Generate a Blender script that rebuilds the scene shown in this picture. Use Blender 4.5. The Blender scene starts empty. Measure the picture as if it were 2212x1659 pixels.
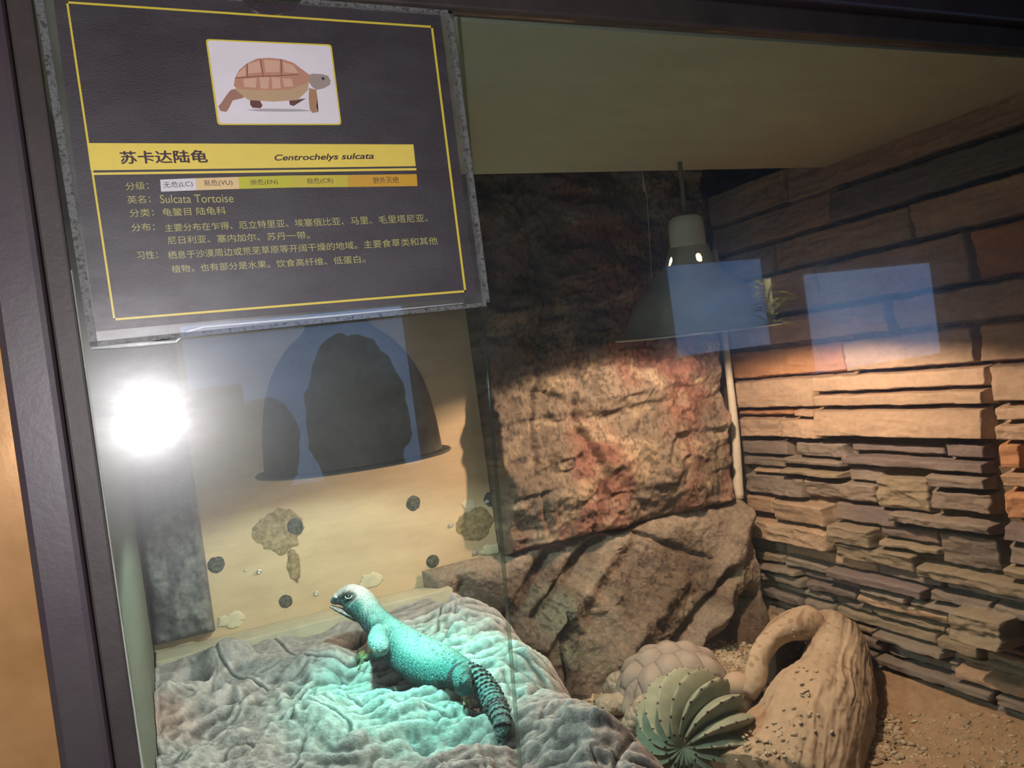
import bpy, bmesh, math, random
import numpy as np
from mathutils import Vector, Matrix

# ------------------------------------------------------------------ camera, world, light, exposure
sc = bpy.context.scene
COL = sc.collection
W, H = 2212, 1659
CX, CY, FPX = 1106.0, 829.5, 1699.753
RM = np.array([[0.90305, -0.12771, 0.41003], [-0.40830, 0.04050, 0.91196], [-0.13308, -0.99098, -0.01557]])
u_, s_, v_ = np.linalg.svd(RM); RM = u_ @ v_
CAM = np.array([0.0, -0.56, 0.0])

cd = bpy.data.cameras.new('camera'); cam = bpy.data.objects.new('camera', cd); COL.objects.link(cam)
cd.sensor_width = 36.0; cd.lens = FPX / W * 36.0; cd.clip_start = 0.02; cd.clip_end = 200
mw = Matrix.Identity(4)
for i in range(3):
    mw[i][0] = RM[i, 0]; mw[i][1] = -RM[i, 1]; mw[i][2] = -RM[i, 2]; mw[i][3] = CAM[i]
cam.matrix_world = mw
sc.camera = cam
vs = sc.view_settings
sc.display_settings.display_device = 'sRGB'
vs.view_transform = 'Standard'; vs.look = 'None'; vs.gamma = 1.0; vs.use_curve_mapping = False
vs.exposure = 0.0
sc.cycles.max_bounces = 10; sc.cycles.diffuse_bounces = 5; sc.cycles.glossy_bounces = 4
sc.cycles.transparent_max_bounces = 24; sc.cycles.transmission_bounces = 6
sc.cycles.sample_clamp_indirect = 6.0; sc.cycles.use_denoising = True
sc.cycles.caustics_reflective = False; sc.cycles.caustics_refractive = False

world = bpy.data.worlds.new('dusk_sky'); sc.world = world; world.use_nodes = True
wn = world.node_tree; wn.nodes.clear()
wo = wn.nodes.new('ShaderNodeOutputWorld'); wb = wn.nodes.new('ShaderNodeBackground')
tc = wn.nodes.new('ShaderNodeTexCoord'); wnz = wn.nodes.new('ShaderNodeTexNoise'); wr = wn.nodes.new('ShaderNodeValToRGB')
wnz.inputs['Scale'].default_value = 5.0; wnz.inputs['Detail'].default_value = 4
wr.color_ramp.elements[0].position = 0.35; wr.color_ramp.elements[0].color = (0.14, 0.28, 0.62, 1)
wr.color_ramp.elements[1].position = 0.75; wr.color_ramp.elements[1].color = (0.30, 0.48, 0.82, 1)
wn.links.new(tc.outputs['Generated'], wnz.inputs['Vector']); wn.links.new(wnz.outputs['Fac'], wr.inputs['Fac'])
wn.links.new(wr.outputs['Color'], wb.inputs['Color']); wb.inputs['Strength'].default_value = 2.7
wn.links.new(wb.outputs['Background'], wo.inputs['Surface'])

def light(name, kind, loc, power, color, radius=0.01, target=None, cone=None, blend=0.5):
    l = bpy.data.lights.new(name, kind); l.energy = power; l.color = color
    if kind in ('POINT', 'SPOT'): l.shadow_soft_size = radius
    if kind == 'SPOT': l.spot_size = math.radians(cone); l.spot_blend = blend
    o = bpy.data.objects.new(name, l); COL.objects.link(o); o.location = loc
    if target is not None:
        o.rotation_euler = (Vector(target) - Vector(loc)).to_track_quat('-Z', 'Y').to_euler()
    return o
# the photographer's phone flash, beside the lens
light('phone_flash', 'SPOT', (-0.012, -0.566, 0.006), 12.5, (1.0, 0.94, 0.97), 0.0115, (0.10, 0.0, 0.05), 125, 0.9)

# ------------------------------------------------------------------ measuring helpers
def ray(px, py): return RM @ np.array([px - CX, py - CY, FPX])
def aty(px, py, y):
    v = ray(px, py); t = (y - CAM[1]) / v[1]; return CAM + v * t
def atx(px, py, x):
    v = ray(px, py); t = (x - CAM[0]) / v[0]; return CAM + v * t
def atz(px, py, z):
    v = ray(px, py); t = (z - CAM[2]) / v[2]; return CAM + v * t
def sm(a, b, x):
    t = np.clip((x - a) / (b - a), 0, 1); return t * t * (3 - 2 * t)

# ------------------------------------------------------------------ numpy noise
def _h(ix, iy, iz, seed):
    n = (ix * 374761393 + iy * 668265263 + iz * 2147483647 + seed * 1274126177) & 0xFFFFFFFF
    n = ((n ^ (n >> 13)) * 1274126177) & 0xFFFFFFFF
    n = ((n ^ (n >> 16)) * 2246822519) & 0xFFFFFFFF
    return ((n ^ (n >> 15)) & 0xFFFFFF) / float(0xFFFFFF)
def vn(x, y, z=0.0, seed=0):
    x = np.asarray(x, float); y = np.asarray(y, float); z = np.zeros_like(x) + z
    ix = np.floor(x).astype(np.int64); iy = np.floor(y).astype(np.int64); iz = np.floor(z).astype(np.int64)
    fx = x - ix; fy = y - iy; fz = z - iz
    fx = fx * fx * (3 - 2 * fx); fy = fy * fy * (3 - 2 * fy); fz = fz * fz * (3 - 2 * fz)
    r = 0
    for a in (0, 1):
        for b in (0, 1):
            for c in (0, 1):
                w = (fx if a else 1 - fx) * (fy if b else 1 - fy) * (fz if c else 1 - fz)
                r = r + w * _h(ix + a, iy + b, iz + c, seed)
    return r * 2 - 1
def fbm(x, y, z=0.0, o=4, seed=0, g=0.5):
    r = 0; a = 1.0; s = 0.0; f = 1.0
    for i in range(o):
        r = r + a * vn(x * f, y * f, z * f, seed + i * 17); s += a; a *= g; f *= 2.03
    return r / s
def ridge(x, y, z=0.0, o=4, seed=0):
    r = 0; a = 1.0; s = 0.0; f = 1.0
    for i in range(o):
        r = r + a * (1 - np.abs(vn(x * f, y * f, z * f, seed + i * 31)) * 2); s += a; a *= 0.5; f *= 2.1
    return r / s

# ------------------------------------------------------------------ mesh helpers
def mesh_from(name, V, F, col=None, smooth=True):
    me = bpy.data.meshes.new(name)
    V = np.asarray(V, np.float32)
    if isinstance(F, np.ndarray):
        n, k = F.shape
        me.vertices.add(len(V)); me.vertices.foreach_set('co', V.ravel())
        me.loops.add(n * k); me.loops.foreach_set('vertex_index', F.astype(np.int32).ravel())
        me.polygons.add(n)
        me.polygons.foreach_set('loop_start', np.arange(0, n * k, k, dtype=np.int32))
        me.update(calc_edges=True)
    else:
        me.from_pydata([tuple(map(float, v)) for v in V], [], [tuple(f) for f in F])
    if smooth: me.shade_smooth()
    if col is not None:
        setcol(me, col)
    return me
def setcol(me, col):
    c = np.ones((len(me.vertices), 4), np.float32); c[:, :3] = np.asarray(col)
    at = me.color_attributes.new('Col', 'FLOAT_COLOR', 'POINT'); at.data.foreach_set('color', c.ravel())
def link(name, me, mat=None, parent=None):
    o = bpy.data.objects.new(name, me); COL.objects.link(o)
    if mat is not None:
        me.materials.clear(); me.materials.append(mat)
    if parent is not None: o.parent = parent
    return o
def grid(P, flip=False):
    n, m, _ = P.shape
    idx = np.arange(n * m).reshape(n, m)
    q = np.stack([idx[:-1, :-1], idx[1:, :-1], idx[1:, 1:], idx[:-1, 1:]], -1).reshape(-1, 4)
    if flip: q = q[:, ::-1]
    return P.reshape(-1, 3), q
def tag(o, label=None, cat=None, group=None, kind=None):
    if label: o['label'] = label
    if cat: o['category'] = cat
    if group: o['group'] = group
    if kind: o['kind'] = kind
    return o
def empty(name, loc=(0, 0, 0)):
    o = bpy.data.objects.new(name, None); COL.objects.link(o); o.location = loc; o.empty_display_size = 0.02
    return o
def box_bm(bm, lo, hi, bev=0.0):
    r = bmesh.ops.create_cube(bm, size=1.0)
    vs_ = r['verts']
    for v in vs_:
        v.co = Vector([lo[i] + (v.co[i] + 0.5) * (hi[i] - lo[i]) for i in range(3)])
    if bev > 0:
        ed = list({e for v in vs_ for e in v.link_edges})
        bmesh.ops.bevel(bm, geom=ed, offset=bev, segments=2, affect='EDGES', profile=0.6)
def box(name, lo, hi, mat, parent=None, bev=0.0):
    bm = bmesh.new(); box_bm(bm, lo, hi, bev)
    me = bpy.data.meshes.new(name); bm.to_mesh(me); bm.free()
    return link(name, me, mat, parent)
def lathe(prof, seg=64, center=(0, 0, 0), tilt=None, hole=None, closed=False):
    pr = np.array(prof, float); a = np.linspace(0, 2 * np.pi, seg, endpoint=False)
    V = np.zeros((len(pr), seg, 3)); V[..., 0] = pr[:, 0, None] * np.cos(a); V[..., 1] = pr[:, 0, None] * np.sin(a); V[..., 2] = pr[:, 1, None]
    F = []
    for i in range(len(pr) - 1):
        for j in range(seg):
            k = (j + 1) % seg
            if hole is not None and hole(0.5 * (a[j] + a[j] + a[1]), 0.5 * (pr[i, 1] + pr[i + 1, 1])): continue
            F.append((i * seg + j, i * seg + k, (i + 1) * seg + k, (i + 1) * seg + j))
    V = V.reshape(-1, 3)
    if tilt is not None: V = V @ np.array(tilt).T
    return V + np.array(center), F
def cr(pts, n):
    """Catmull-Rom through rows of pts, n samples per span"""
    P = np.array(pts, float); P = np.vstack([2 * P[0] - P[1], P, 2 * P[-1] - P[-2]])
    out = []
    for i in range(1, len(P) - 2):
        for t in np.linspace(0, 1, n, endpoint=False):
            a, b, c, d = P[i - 1], P[i], P[i + 1], P[i + 2]
            out.append(0.5 * (2 * b + (c - a) * t + (2 * a - 5 * b + 4 * c - d) * t * t + (3 * b - a - 3 * c + d) * t ** 3))
    out.append(P[-2]); return np.array(out)
def sweep(path, seg=24, up=(0, 0, 1), rad=None, close=True):
    """path rows: x y z r [ry/r scale]; rad(s, ang)->mult"""
    P = np.array(path, float); n = len(P); c = P[:, :3]; r = P[:, 3]; sq = P[:, 4] if P.shape[1] > 4 else np.ones(n)
    T = np.gradient(c, axis=0); T /= np.linalg.norm(T, axis=1)[:, None] + 1e-12
    U = np.array(up, float)
    S = np.cross(T, U); S /= np.linalg.norm(S, axis=1)[:, None] + 1e-9
    N = np.cross(S, T)
    a = np.linspace(0, 2 * np.pi, seg, endpoint=False)
    arc = np.concatenate([[0], np.cumsum(np.linalg.norm(np.diff(c, axis=0), axis=1))])
    V = np.zeros((n, seg, 3))
    for i in range(n):
        m = np.ones(seg) if rad is None else rad(arc[i], a, i)
        V[i] = c[i] + (np.cos(a) * r[i] * m)[:, None] * S[i] + (np.sin(a) * r[i] * sq[i] * m)[:, None] * N[i]
    V = V.reshape(-1, 3).tolist(); F = []
    for i in range(n - 1):
        for j in range(seg):
            k = (j + 1) % seg
            F.append((i * seg + j, (i + 1) * seg + j, (i + 1) * seg + k, i * seg + k))
    if close:
        V.append(c[0].tolist()); V.append(c[-1].tolist()); b = len(V) - 2
        for j in range(seg):
            k = (j + 1) % seg
            F.append((b, j, k)); F.append((b + 1, (n - 1) * seg + k, (n - 1) * seg + j))
    return V, F
def merge(parts):
    V = []; F = []
    for v, f in parts:
        o = len(V); V += [tuple(x) for x in v]; F += [tuple(i + o for i in q) for q in f]
    return V, F
def ellipsoid(c, r, rot=None, seg=24, ring=16):
    th = np.linspace(0.001, np.pi - 0.001, ring); ph = np.linspace(0, 2 * np.pi, seg, endpoint=False)
    V = np.stack([np.outer(np.sin(th), np.cos(ph)), np.outer(np.sin(th), np.sin(ph)), np.outer(np.cos(th), np.ones(seg))], -1) * np.array(r)
    V = V.reshape(-1, 3)
    if rot is not None: V = V @ np.array(rot).T
    V = V + np.array(c); F = []
    for i in range(ring - 1):
        for j in range(seg):
            k = (j + 1) % seg; F.append((i * seg + j, (i + 1) * seg + j, (i + 1) * seg + k, i * seg + k))
    V = V.tolist(); F.append(tuple(range(seg))); F.append(tuple(range((ring - 1) * seg, ring * seg))[::-1])
    return V, F
def remesh(V, F, voxel, smooth=0):
    me = bpy.data.meshes.new('tmp'); me.from_pydata([tuple(map(float, v)) for v in V], [], F)
    bm = bmesh.new(); bm.from_mesh(me); bmesh.ops.recalc_face_normals(bm, faces=bm.faces); bm.to_mesh(me); bm.free()
    o = bpy.data.objects.new('tmp', me); COL.objects.link(o)
    m = o.modifiers.new('r', 'REMESH'); m.mode = 'VOXEL'; m.voxel_size = voxel; m.adaptivity = 0
    if smooth:
        s = o.modifiers.new('s', 'SMOOTH'); s.factor = 0.6; s.iterations = smooth
    dg = bpy.context.evaluated_depsgraph_get(); dg.update()
    out = bpy.data.meshes.new_from_object(o.evaluated_get(dg))
    bpy.data.objects.remove(o); bpy.data.meshes.remove(me)
    return out
def co(me):
    a = np.zeros(len(me.vertices) * 3, np.float32); me.vertices.foreach_get('co', a); return a.reshape(-1, 3).astype(float)
def nor(me):
    a = np.zeros(len(me.vertices) * 3, np.float32); me.vertex_normals.foreach_get('vector', a); return a.reshape(-1, 3).astype(float)
def setco(me, V):
    me.vertices.foreach_set('co', np.asarray(V, np.float32).ravel()); me.update()

# ------------------------------------------------------------------ materials
def mat(name, color=(0.5, 0.5, 0.5), rough=0.8, metal=0.0, attr=False, noise=0.0, nscale=40, bump=0.0, bscale=200, bdist=0.001,
        spec=0.3, cell=0.0, voro=0.0, vscale=300, color2=None, stretch=None, coat=0.0, sheen=None, bdetail=5):
    m = bpy.data.materials.new(name); m.use_nodes = True; t = m.node_tree; N = t.nodes; L = t.links
    b = N['Principled BSDF']; b.inputs['Roughness'].default_value = rough; b.inputs['Metallic'].default_value = metal
    b.inputs['Specular IOR Level'].default_value = spec; b.inputs['Coat Weight'].default_value = coat
    tcn = N.new('ShaderNodeTexCoord'); vec = tcn.outputs['Object']
    if stretch:
        mp = N.new('ShaderNodeMapping'); mp.inputs['Scale'].default_value = stretch; L.new(vec, mp.inputs['Vector']); vec = mp.outputs['Vector']
    if attr:
        a = N.new('ShaderNodeAttribute'); a.attribute_name = 'Col'; base = a.outputs['Color']
    else:
        a = N.new('ShaderNodeRGB'); a.outputs[0].default_value = (*color, 1); base = a.outputs[0]
    if noise > 0 or color2 is not None:
        nz = N.new('ShaderNodeTexNoise'); nz.inputs['Scale'].default_value = nscale; nz.inputs['Detail'].default_value = 6; nz.inputs['Roughness'].default_value = 0.65
        L.new(vec, nz.inputs['Vector'])
        if color2 is not None:
            rp = N.new('ShaderNodeValToRGB'); rp.color_ramp.elements[0].position = 0.4; rp.color_ramp.elements[1].position = 0.62
            L.new(nz.outputs['Fac'], rp.inputs['Fac'])
            mx = N.new('ShaderNodeMix'); mx.data_type = 'RGBA'; L.new(rp.outputs['Color'], mx.inputs['Factor'])
            L.new(base, mx.inputs['A']); mx.inputs['B'].default_value = (*color2, 1); base = mx.outputs['Result']
        if noise > 0:
            mr = N.new('ShaderNodeMapRange'); mr.inputs['From Min'].default_value = 0.25; mr.inputs['From Max'].default_value = 0.75
            mr.inputs['To Min'].default_value = 1 - noise; mr.inputs['To Max'].default_value = 1 + noise * 0.6
            L.new(nz.outputs['Fac'], mr.inputs['Value'])
            vm = N.new('ShaderNodeVectorMath'); vm.operation = 'SCALE'; L.new(base, vm.inputs[0]); L.new(mr.outputs['Result'], vm.inputs['Scale']); base = vm.outputs[0]
    L.new(base, b.inputs['Base Color'])
    h = None
    if bump > 0:
        n2 = N.new('ShaderNodeTexNoise'); n2.inputs['Scale'].default_value = bscale; n2.inputs['Detail'].default_value = bdetail; n2.inputs['Roughness'].default_value = 0.7
        L.new(vec, n2.inputs['Vector']); h = n2.outputs['Fac']
    if voro > 0:
        v2 = N.new('ShaderNodeTexVoronoi'); v2.inputs['Scale'].default_value = vscale; L.new(vec, v2.inputs['Vector'])
        bp0 = N.new('ShaderNodeBump'); bp0.inputs['Strength'].default_value = voro; bp0.inputs['Distance'].default_value = bdist; bp0.invert = True
        L.new(v2.outputs['Distance'], bp0.inputs['Height']); last = bp0
        if cell > 0:
            mc = N.new('ShaderNodeMapRange'); mc.inputs['From Max'].default_value = .75; mc.inputs['To Min'].default_value = 1 + cell * .5; mc.inputs['To Max'].default_value = 1 - cell
            L.new(v2.outputs['Distance'], mc.inputs['Value']); vm2 = N.new('ShaderNodeVectorMath'); vm2.operation = 'SCALE'; L.new(base, vm2.inputs[0]); L.new(mc.outputs[0], vm2.inputs['Scale']); L.new(vm2.outputs[0], b.inputs['Base Color'])
        if h is not None:
            bp = N.new('ShaderNodeBump'); bp.inputs['Strength'].default_value = bump; bp.inputs['Distance'].default_value = bdist
            L.new(h, bp.inputs['Height']); L.new(bp0.outputs['Normal'], bp.inputs['Normal']); last = bp
        L.new(last.outputs['Normal'], b.inputs['Normal'])
    elif h is not None:
        bp = N.new('ShaderNodeBump'); bp.inputs['Strength'].default_value = bump; bp.inputs['Distance'].default_value = bdist
        L.new(h, bp.inputs['Height']); L.new(bp.outputs['Normal'], b.inputs['Normal'])
    return m
def emis(name, color, strength):
    m = bpy.data.materials.new(name); m.use_nodes = True; t = m.node_tree; t.nodes.clear()
    e = t.nodes.new('ShaderNodeEmission'); o = t.nodes.new('ShaderNodeOutputMaterial'); e.inputs[0].default_value = (*color, 1); e.inputs[1].default_value = strength
    t.links.new(e.outputs[0], o.inputs[0]); return m
def glassy(name, ior=1.45, dust=0.02, tint=(1, 1, 1), rough=0.0, haze=0.03, hrough=0.22, scratch=True, wide=.42, whaze=.012):
    """thin clear sheet: transmits straight through, mirrors by Fresnel, carries a film of dust"""
    m = bpy.data.materials.new(name); m.use_nodes = True; t = m.node_tree; N = t.nodes; L = t.links; N.clear()
    out = N.new('ShaderNodeOutputMaterial'); tr = N.new('ShaderNodeBsdfTransparent'); tr.inputs[0].default_value = (*tint, 1)
    gl = N.new('ShaderNodeBsdfGlossy'); gl.inputs['Roughness'].default_value = rough
    fr = N.new('ShaderNodeFresnel'); ge = N.new('ShaderNodeNewGeometry'); mi = N.new('ShaderNodeMapRange')
    mi.inputs['To Min'].default_value = ior; mi.inputs['To Max'].default_value = 1 / ior; L.new(ge.outputs['Backfacing'], mi.inputs['Value']); L.new(mi.outputs[0], fr.inputs['IOR'])
    m1 = N.new('ShaderNodeMixShader'); L.new(fr.outputs[0], m1.inputs[0]); L.new(tr.outputs[0], m1.inputs[1]); L.new(gl.outputs[0], m1.inputs[2])
    g2 = N.new('ShaderNodeBsdfGlossy'); g2.inputs['Roughness'].default_value = hrough
    df = N.new('ShaderNodeBsdfDiffuse'); df.inputs[0].default_value = (0.8, 0.8, 0.78, 1)
    tcn = N.new('ShaderNodeTexCoord'); nz = N.new('ShaderNodeTexNoise'); nz.inputs['Scale'].default_value = 14; nz.inputs['Detail'].default_value = 8; nz.inputs['Roughness'].default_value = 0.7
    mp = N.new('ShaderNodeMapping'); mp.inputs['Scale'].default_value = (1, 1, 2.2); L.new(tcn.outputs['Object'], mp.inputs['Vector']); L.new(mp.outputs[0], nz.inputs['Vector'])
    mr = N.new('ShaderNodeMapRange'); mr.inputs['From Min'].default_value = 0.38; mr.inputs['From Max'].default_value = 0.72
    mr.inputs['To Min'].default_value = 0.25 * haze; mr.inputs['To Max'].default_value = 1.6 * haze; L.new(nz.outputs[0], mr.inputs['Value'])
    m2 = N.new('ShaderNodeMixShader'); L.new(mr.outputs[0], m2.inputs[0]); L.new(m1.outputs[0], m2.inputs[1]); L.new(g2.outputs[0], m2.inputs[2])
    mr2 = N.new('ShaderNodeMapRange'); mr2.inputs['From Min'].default_value = 0.4; mr2.inputs['From Max'].default_value = 0.8
    mr2.inputs['To Min'].default_value = 0.3 * dust; mr2.inputs['To Max'].default_value = 2.5 * dust; L.new(nz.outputs[0], mr2.inputs['Value'])
    fac = mr2.outputs[0]
    if scratch:
        w = N.new('ShaderNodeTexNoise'); w.inputs['Scale'].default_value = 1.0; w.inputs['Detail'].default_value = 3
        mp2 = N.new('ShaderNodeMapping'); mp2.inputs['Scale'].default_value = (25, 1, 420); mp2.inputs['Rotation'].default_value = (0, 0.05, 0)
        L.new(tcn.outputs['Object'], mp2.inputs['Vector']); L.new(mp2.outputs[0], w.inputs['Vector'])
        mr3 = N.new('ShaderNodeMapRange'); mr3.inputs['From Min'].default_value = 0.70; mr3.inputs['From Max'].default_value = 0.78; mr3.inputs['To Max'].default_value = 4 * dust
        L.new(w.outputs[0], mr3.inputs['Value']); ad = N.new('ShaderNodeMath'); ad.operation = 'ADD'; L.new(mr3.outputs[0], ad.inputs[0]); L.new(fac, ad.inputs[1]); fac = ad.outputs[0]
    g3 = N.new('ShaderNodeBsdfGlossy'); g3.inputs['Roughness'].default_value = wide; mw_ = N.new('ShaderNodeMixShader'); mw_.inputs[0].default_value = whaze
    L.new(m2.outputs[0], mw_.inputs[1]); L.new(g3.outputs[0], mw_.inputs[2]); m2 = mw_
    m3 = N.new('ShaderNodeMixShader'); L.new(fac, m3.inputs[0]); L.new(m2.outputs[0], m3.inputs[1]); L.new(df.outputs[0], m3.inputs[2])
    L.new(m3.outputs[0], out.inputs[0])
    return m

# ================================================================== SETTING
XL, XR, YB, ZC, ZF = -0.052, 1.135, 0.765, 0.28, -0.66
M_dark = mat('dark_board', (0.05, 0.045, 0.035), 0.85, noise=0.3, nscale=30, bump=0.3, bscale=120)
M_ceil = mat('plywood_ceiling', (0.50, 0.52, 0.42), 0.7, noise=0.10, nscale=9, bump=0.15, bscale=300, stretch=(1.0, 3.0, 1.0))
tag(box('wall_back', (XL - 0.02, YB, ZF - 0.02), (XR + 0.03, YB + 0.02, 0.50), M_dark), kind='structure')
tag(box('wall_left', (XL - 0.014, 0.012, ZF - 0.02), (XL, YB, 0.50), mat('painted_side', (0.09, 0.10, 0.08), 0.7, noise=0.15)), kind='structure')
tag(box('ceiling', (XL, 0.012, ZC), (XR + 0.02, 0.452, ZC + 0.012), M_ceil, bev=0.0006), kind='structure')
tag(box('ceiling_upper', (XL, 0.455, 0.49), (XR + 0.02, YB, 0.50), M_dark), kind='structure')

# ---- right wall of stacked stone veneer (relief over y,z at x = 1.11)
random.seed(4)
TAN = (0.42, 0.30, 0.22); TAN2 = (0.44, 0.33, 0.25); ORG = (0.46, 0.25, 0.14); GRY = (0.19, 0.165, 0.155); GRY2 = (0.23, 0.205, 0.19); PUR = (0.17, 0.145, 0.15); OLV = (0.25, 0.215, 0.165)
S = []   # y0,y1,z0,z1,depth,colour,rough
def s(y0, y1, z0, z1, d, c, r=1.0): S.append((min(y0, y1), max(y0, y1), min(z0, z1), max(z0, z1), d, c, r))
s(.46, .80, -.079, -.022, .020, ORG); s(.215, .455, -.079, -.022, .026, TAN2); s(-.02, .208, -.079, -.022, .022, TAN)
s(.36, .80, -.018, .036, .022, TAN); s(-.02, .355, -.018, .036, .017, TAN2)
s(.50, .80, .040, .118, .019, TAN2); s(.21, .495, .041, .116, .024, TAN); s(-.02, .205, .040, .115, .018, ORG)
s(.60, .80, .121, .178, .022, TAN); s(.30, .596, .120, .178, .018, TAN2); s(-.02, .296, .120, .178, .023, TAN)
s(.45, .80, .182, .240, .020, TAN); s(.0, .446, .182, .235, .024, GRY2); s(.55, .80, .243, .31, .018, TAN); s(-.02, .546, .240, .31, .022, TAN2)
s(.542, .80, -.141, -.083, .022, TAN2); s(.203, .538, -.114, -.083, .026, TAN2, .6); s(.207, .538, -.141, -.117, .028, TAN2, .6); s(-.02, .198, -.139, -.083, .025, TAN2)
s(.60, .765, -.156, -.145, .016, ORG); s(.545, .597, -.160, -.143, .021, TAN)
s(.642, .80, -.201, -.161, .021, TAN2, 1.3); s(.543, .638, -.201, -.162, .023, TAN2, 1.3)
s(.214, .540, -.194, -.145, .030, TAN2, 1.2); s(-.02, .198, -.165, -.143, .024, TAN2); s(-.02, .20, -.194, -.168, .028, TAN2, 1.5)
s(.634, .80, -.237, -.208, .014, GRY); s(.484, .608, -.236, -.206, .015, GRY2, 1.6); s(.295, .476, -.222, -.206, .009, PUR); s(.226, .291, -.224, -.200, .015, PUR)
s(.650, .80, -.262, -.241, .012, GRY, 1.5); s(.500, .645, -.252, -.238, .024, GRY2, 1.3); s(.226, .498, -.247, -.227, .021, PUR, 1.2)
s(.655, .74, -.276, -.264, .014, TAN2); s(.500, .650, -.273, -.259, .029, OLV); s(.420, .496, -.276, -.250, .006, GRY2)
s(.604, .80, -.319, -.279, .017, GRY2, 1.7); s(.434, .600, -.314, -.279, .014, GRY2, 1.8); s(.330, .430, -.318, -.262, .017, OLV, 2.2); s(.226, .325, -.272, -.250, .026, GRY2, 1.3); s(.224, .328, -.309, -.276, .017, GRY, 2.2)
s(.165, .200, -.236, -.196, .024, ORG); s(-.02, .163, -.236, -.196, .02, ORG); s(-.02, .200, -.262, -.240, .028, TAN, 1.3); s(-.02, .200, -.309, -.266, .023, ORG, 1.6)
s(.688, .80, -.360, -.324, .020, TAN); s(.548, .684, -.368, -.326, .028, TAN2, .8); s(.543, .80, -.412, -.372, .034, TAN2, 1.8)
s(.395, .535, -.352, -.318, .014, PUR); s(.221, .405, -.338, -.319, .034, GRY2, 1.8); s(.0, .212, -.345, -.320, .02, PUR)
s(.442, .540, -.391, -.355, .036, OLV, 1.5); s(.325, .438, -.370, -.345, .012, PUR, 1.3); s(.321, .438, -.386, -.372, .022, OLV); s(.222, .322, -.398, -.342, .014, GRY, 1.5); s(.0, .212, -.380, -.349, .012, GRY, 1.5)
s(.367, .530, -.421, -.389, .026, OLV, 2.0); s(.10, .362, -.425, -.402, .030, OLV, 1.8); s(-.02, .214, -.398, -.381, .03, OLV)
# stacked ledge strips below
rows = [(-.440, -.415), (-.462, -.442), (-.478, -.464), (-.500, -.480), (-.517, -.502), (-.540, -.519), (-.556, -.542), (-.578, -.558), (-.598, -.580), (-.616, -.600), (-.640, -.618), (-.664, -.642), (-.69, -.666)]
for i, (z0, z1) in enumerate(rows):
    y = -.03 - random.random() * .08
    while y < .79:
        w = random.uniform(.07, .24)
        if i == 0 and y > .5: z1b = -.418
        else: z1b = z1
        s(y, min(y + w - .004, .80), z0, z1b, random.choice([.008, .012, .018, .024, .032]) + (.006 if i > 6 else 0), random.choice([GRY, GRY2, PUR, OLV, GRY2, TAN]), random.uniform(.8, 2.0))
        y += w
s(.202, .285, -.500, -.452, .062, OLV, 2.6)

def stone_wall():
    ny, nz = 470, 620
    Y = np.linspace(0.03, YB, ny); Z = np.linspace(ZF - .01, 0.31, nz)
    YY, ZZ = np.meshgrid(Y, Z, indexing='ij')
    wy = YY + .0035 * fbm(YY * 60, ZZ * 60, 0, 3, 5); wz = ZZ + .0022 * fbm(YY * 45, ZZ * 45, 3, 3, 9)
    D = np.full(YY.shape, -0.004); C = np.zeros(YY.shape + (3,)); C[:] = (.11, .085, .06)
    F1 = fbm(YY * 55, ZZ * 90, 0, 5, 21); F2 = fbm(YY * 14, ZZ * 40, 1, 4, 33); R1 = ridge(YY * 18, ZZ * 60, 2, 4, 41)
    for k, (y0, y1, z0, z1, d, c, r) in enumerate(S):
        j0 = max(0, np.searchsorted(Y, y0 - .01) - 1); j1 = min(ny, np.searchsorted(Y, y1 + .01) + 1)
        i0 = max(0, np.searchsorted(Z, z0 - .01) - 1); i1 = min(nz, np.searchsorted(Z, z1 + .01) + 1)
        if j1 <= j0 or i1 <= i0: continue
        sl = (slice(j0, j1), slice(i0, i1))
        a, b = wy[sl], wz[sl]
        sd = np.minimum(np.minimum(a - y0, y1 - a), np.minimum(b - z0, z1 - b))
        e = sm(-.0008, .0038, sd)
        tl = random.uniform(-.25, .25); ty = random.uniform(-.02, .02)
        face = d + (b - (z0 + z1) / 2) * tl + (a - (y0 + y1) / 2) * ty + r * (.0016 * F1[sl] + .0035 * F2[sl] + .0022 * (R1[sl]))
        h = -.004 + e * (np.maximum(face, .002) + .004)
        m = (h > D[sl]) & (sd > -.0008)
        D[sl] = np.where(m, h, D[sl])
        v = random.uniform(.9, 1.08)
        cc = np.array(c) * v * (1 + .16 * F2[sl] + .10 * F1[sl])[..., None]
        C[sl] = np.where(m[..., None], cc * np.clip(e, .45, 1)[..., None] if False else cc, C[sl])
    # a film of pale sand collects over the lower half
    sand = np.clip(.35 + .9 * fbm(YY * 9, ZZ * 14, 5, 4, 77), 0, 1) * sm(-.08, -.35, ZZ) * .35
    C = C * (1 - sand[..., None]) + np.array((.36, .29, .21)) * sand[..., None]
    P = np.stack([1.12 - D, YY, ZZ], -1)
    V, Fq = grid(P)
    return mesh_from('wall_right', V, Fq, C.reshape(-1, 3))
M_stone = mat('veneer_stone', attr=True, rough=.9, noise=.18, nscale=120, bump=.55, bscale=260, bdist=.0012, spec=.2)
tag(link('wall_right', stone_wall(), M_stone), kind='structure')
box_r = box('wall_right_backing', (1.126, .0, ZF - .02), (1.15, YB, .50), M_dark); tag(box_r, kind='structure')

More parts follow.
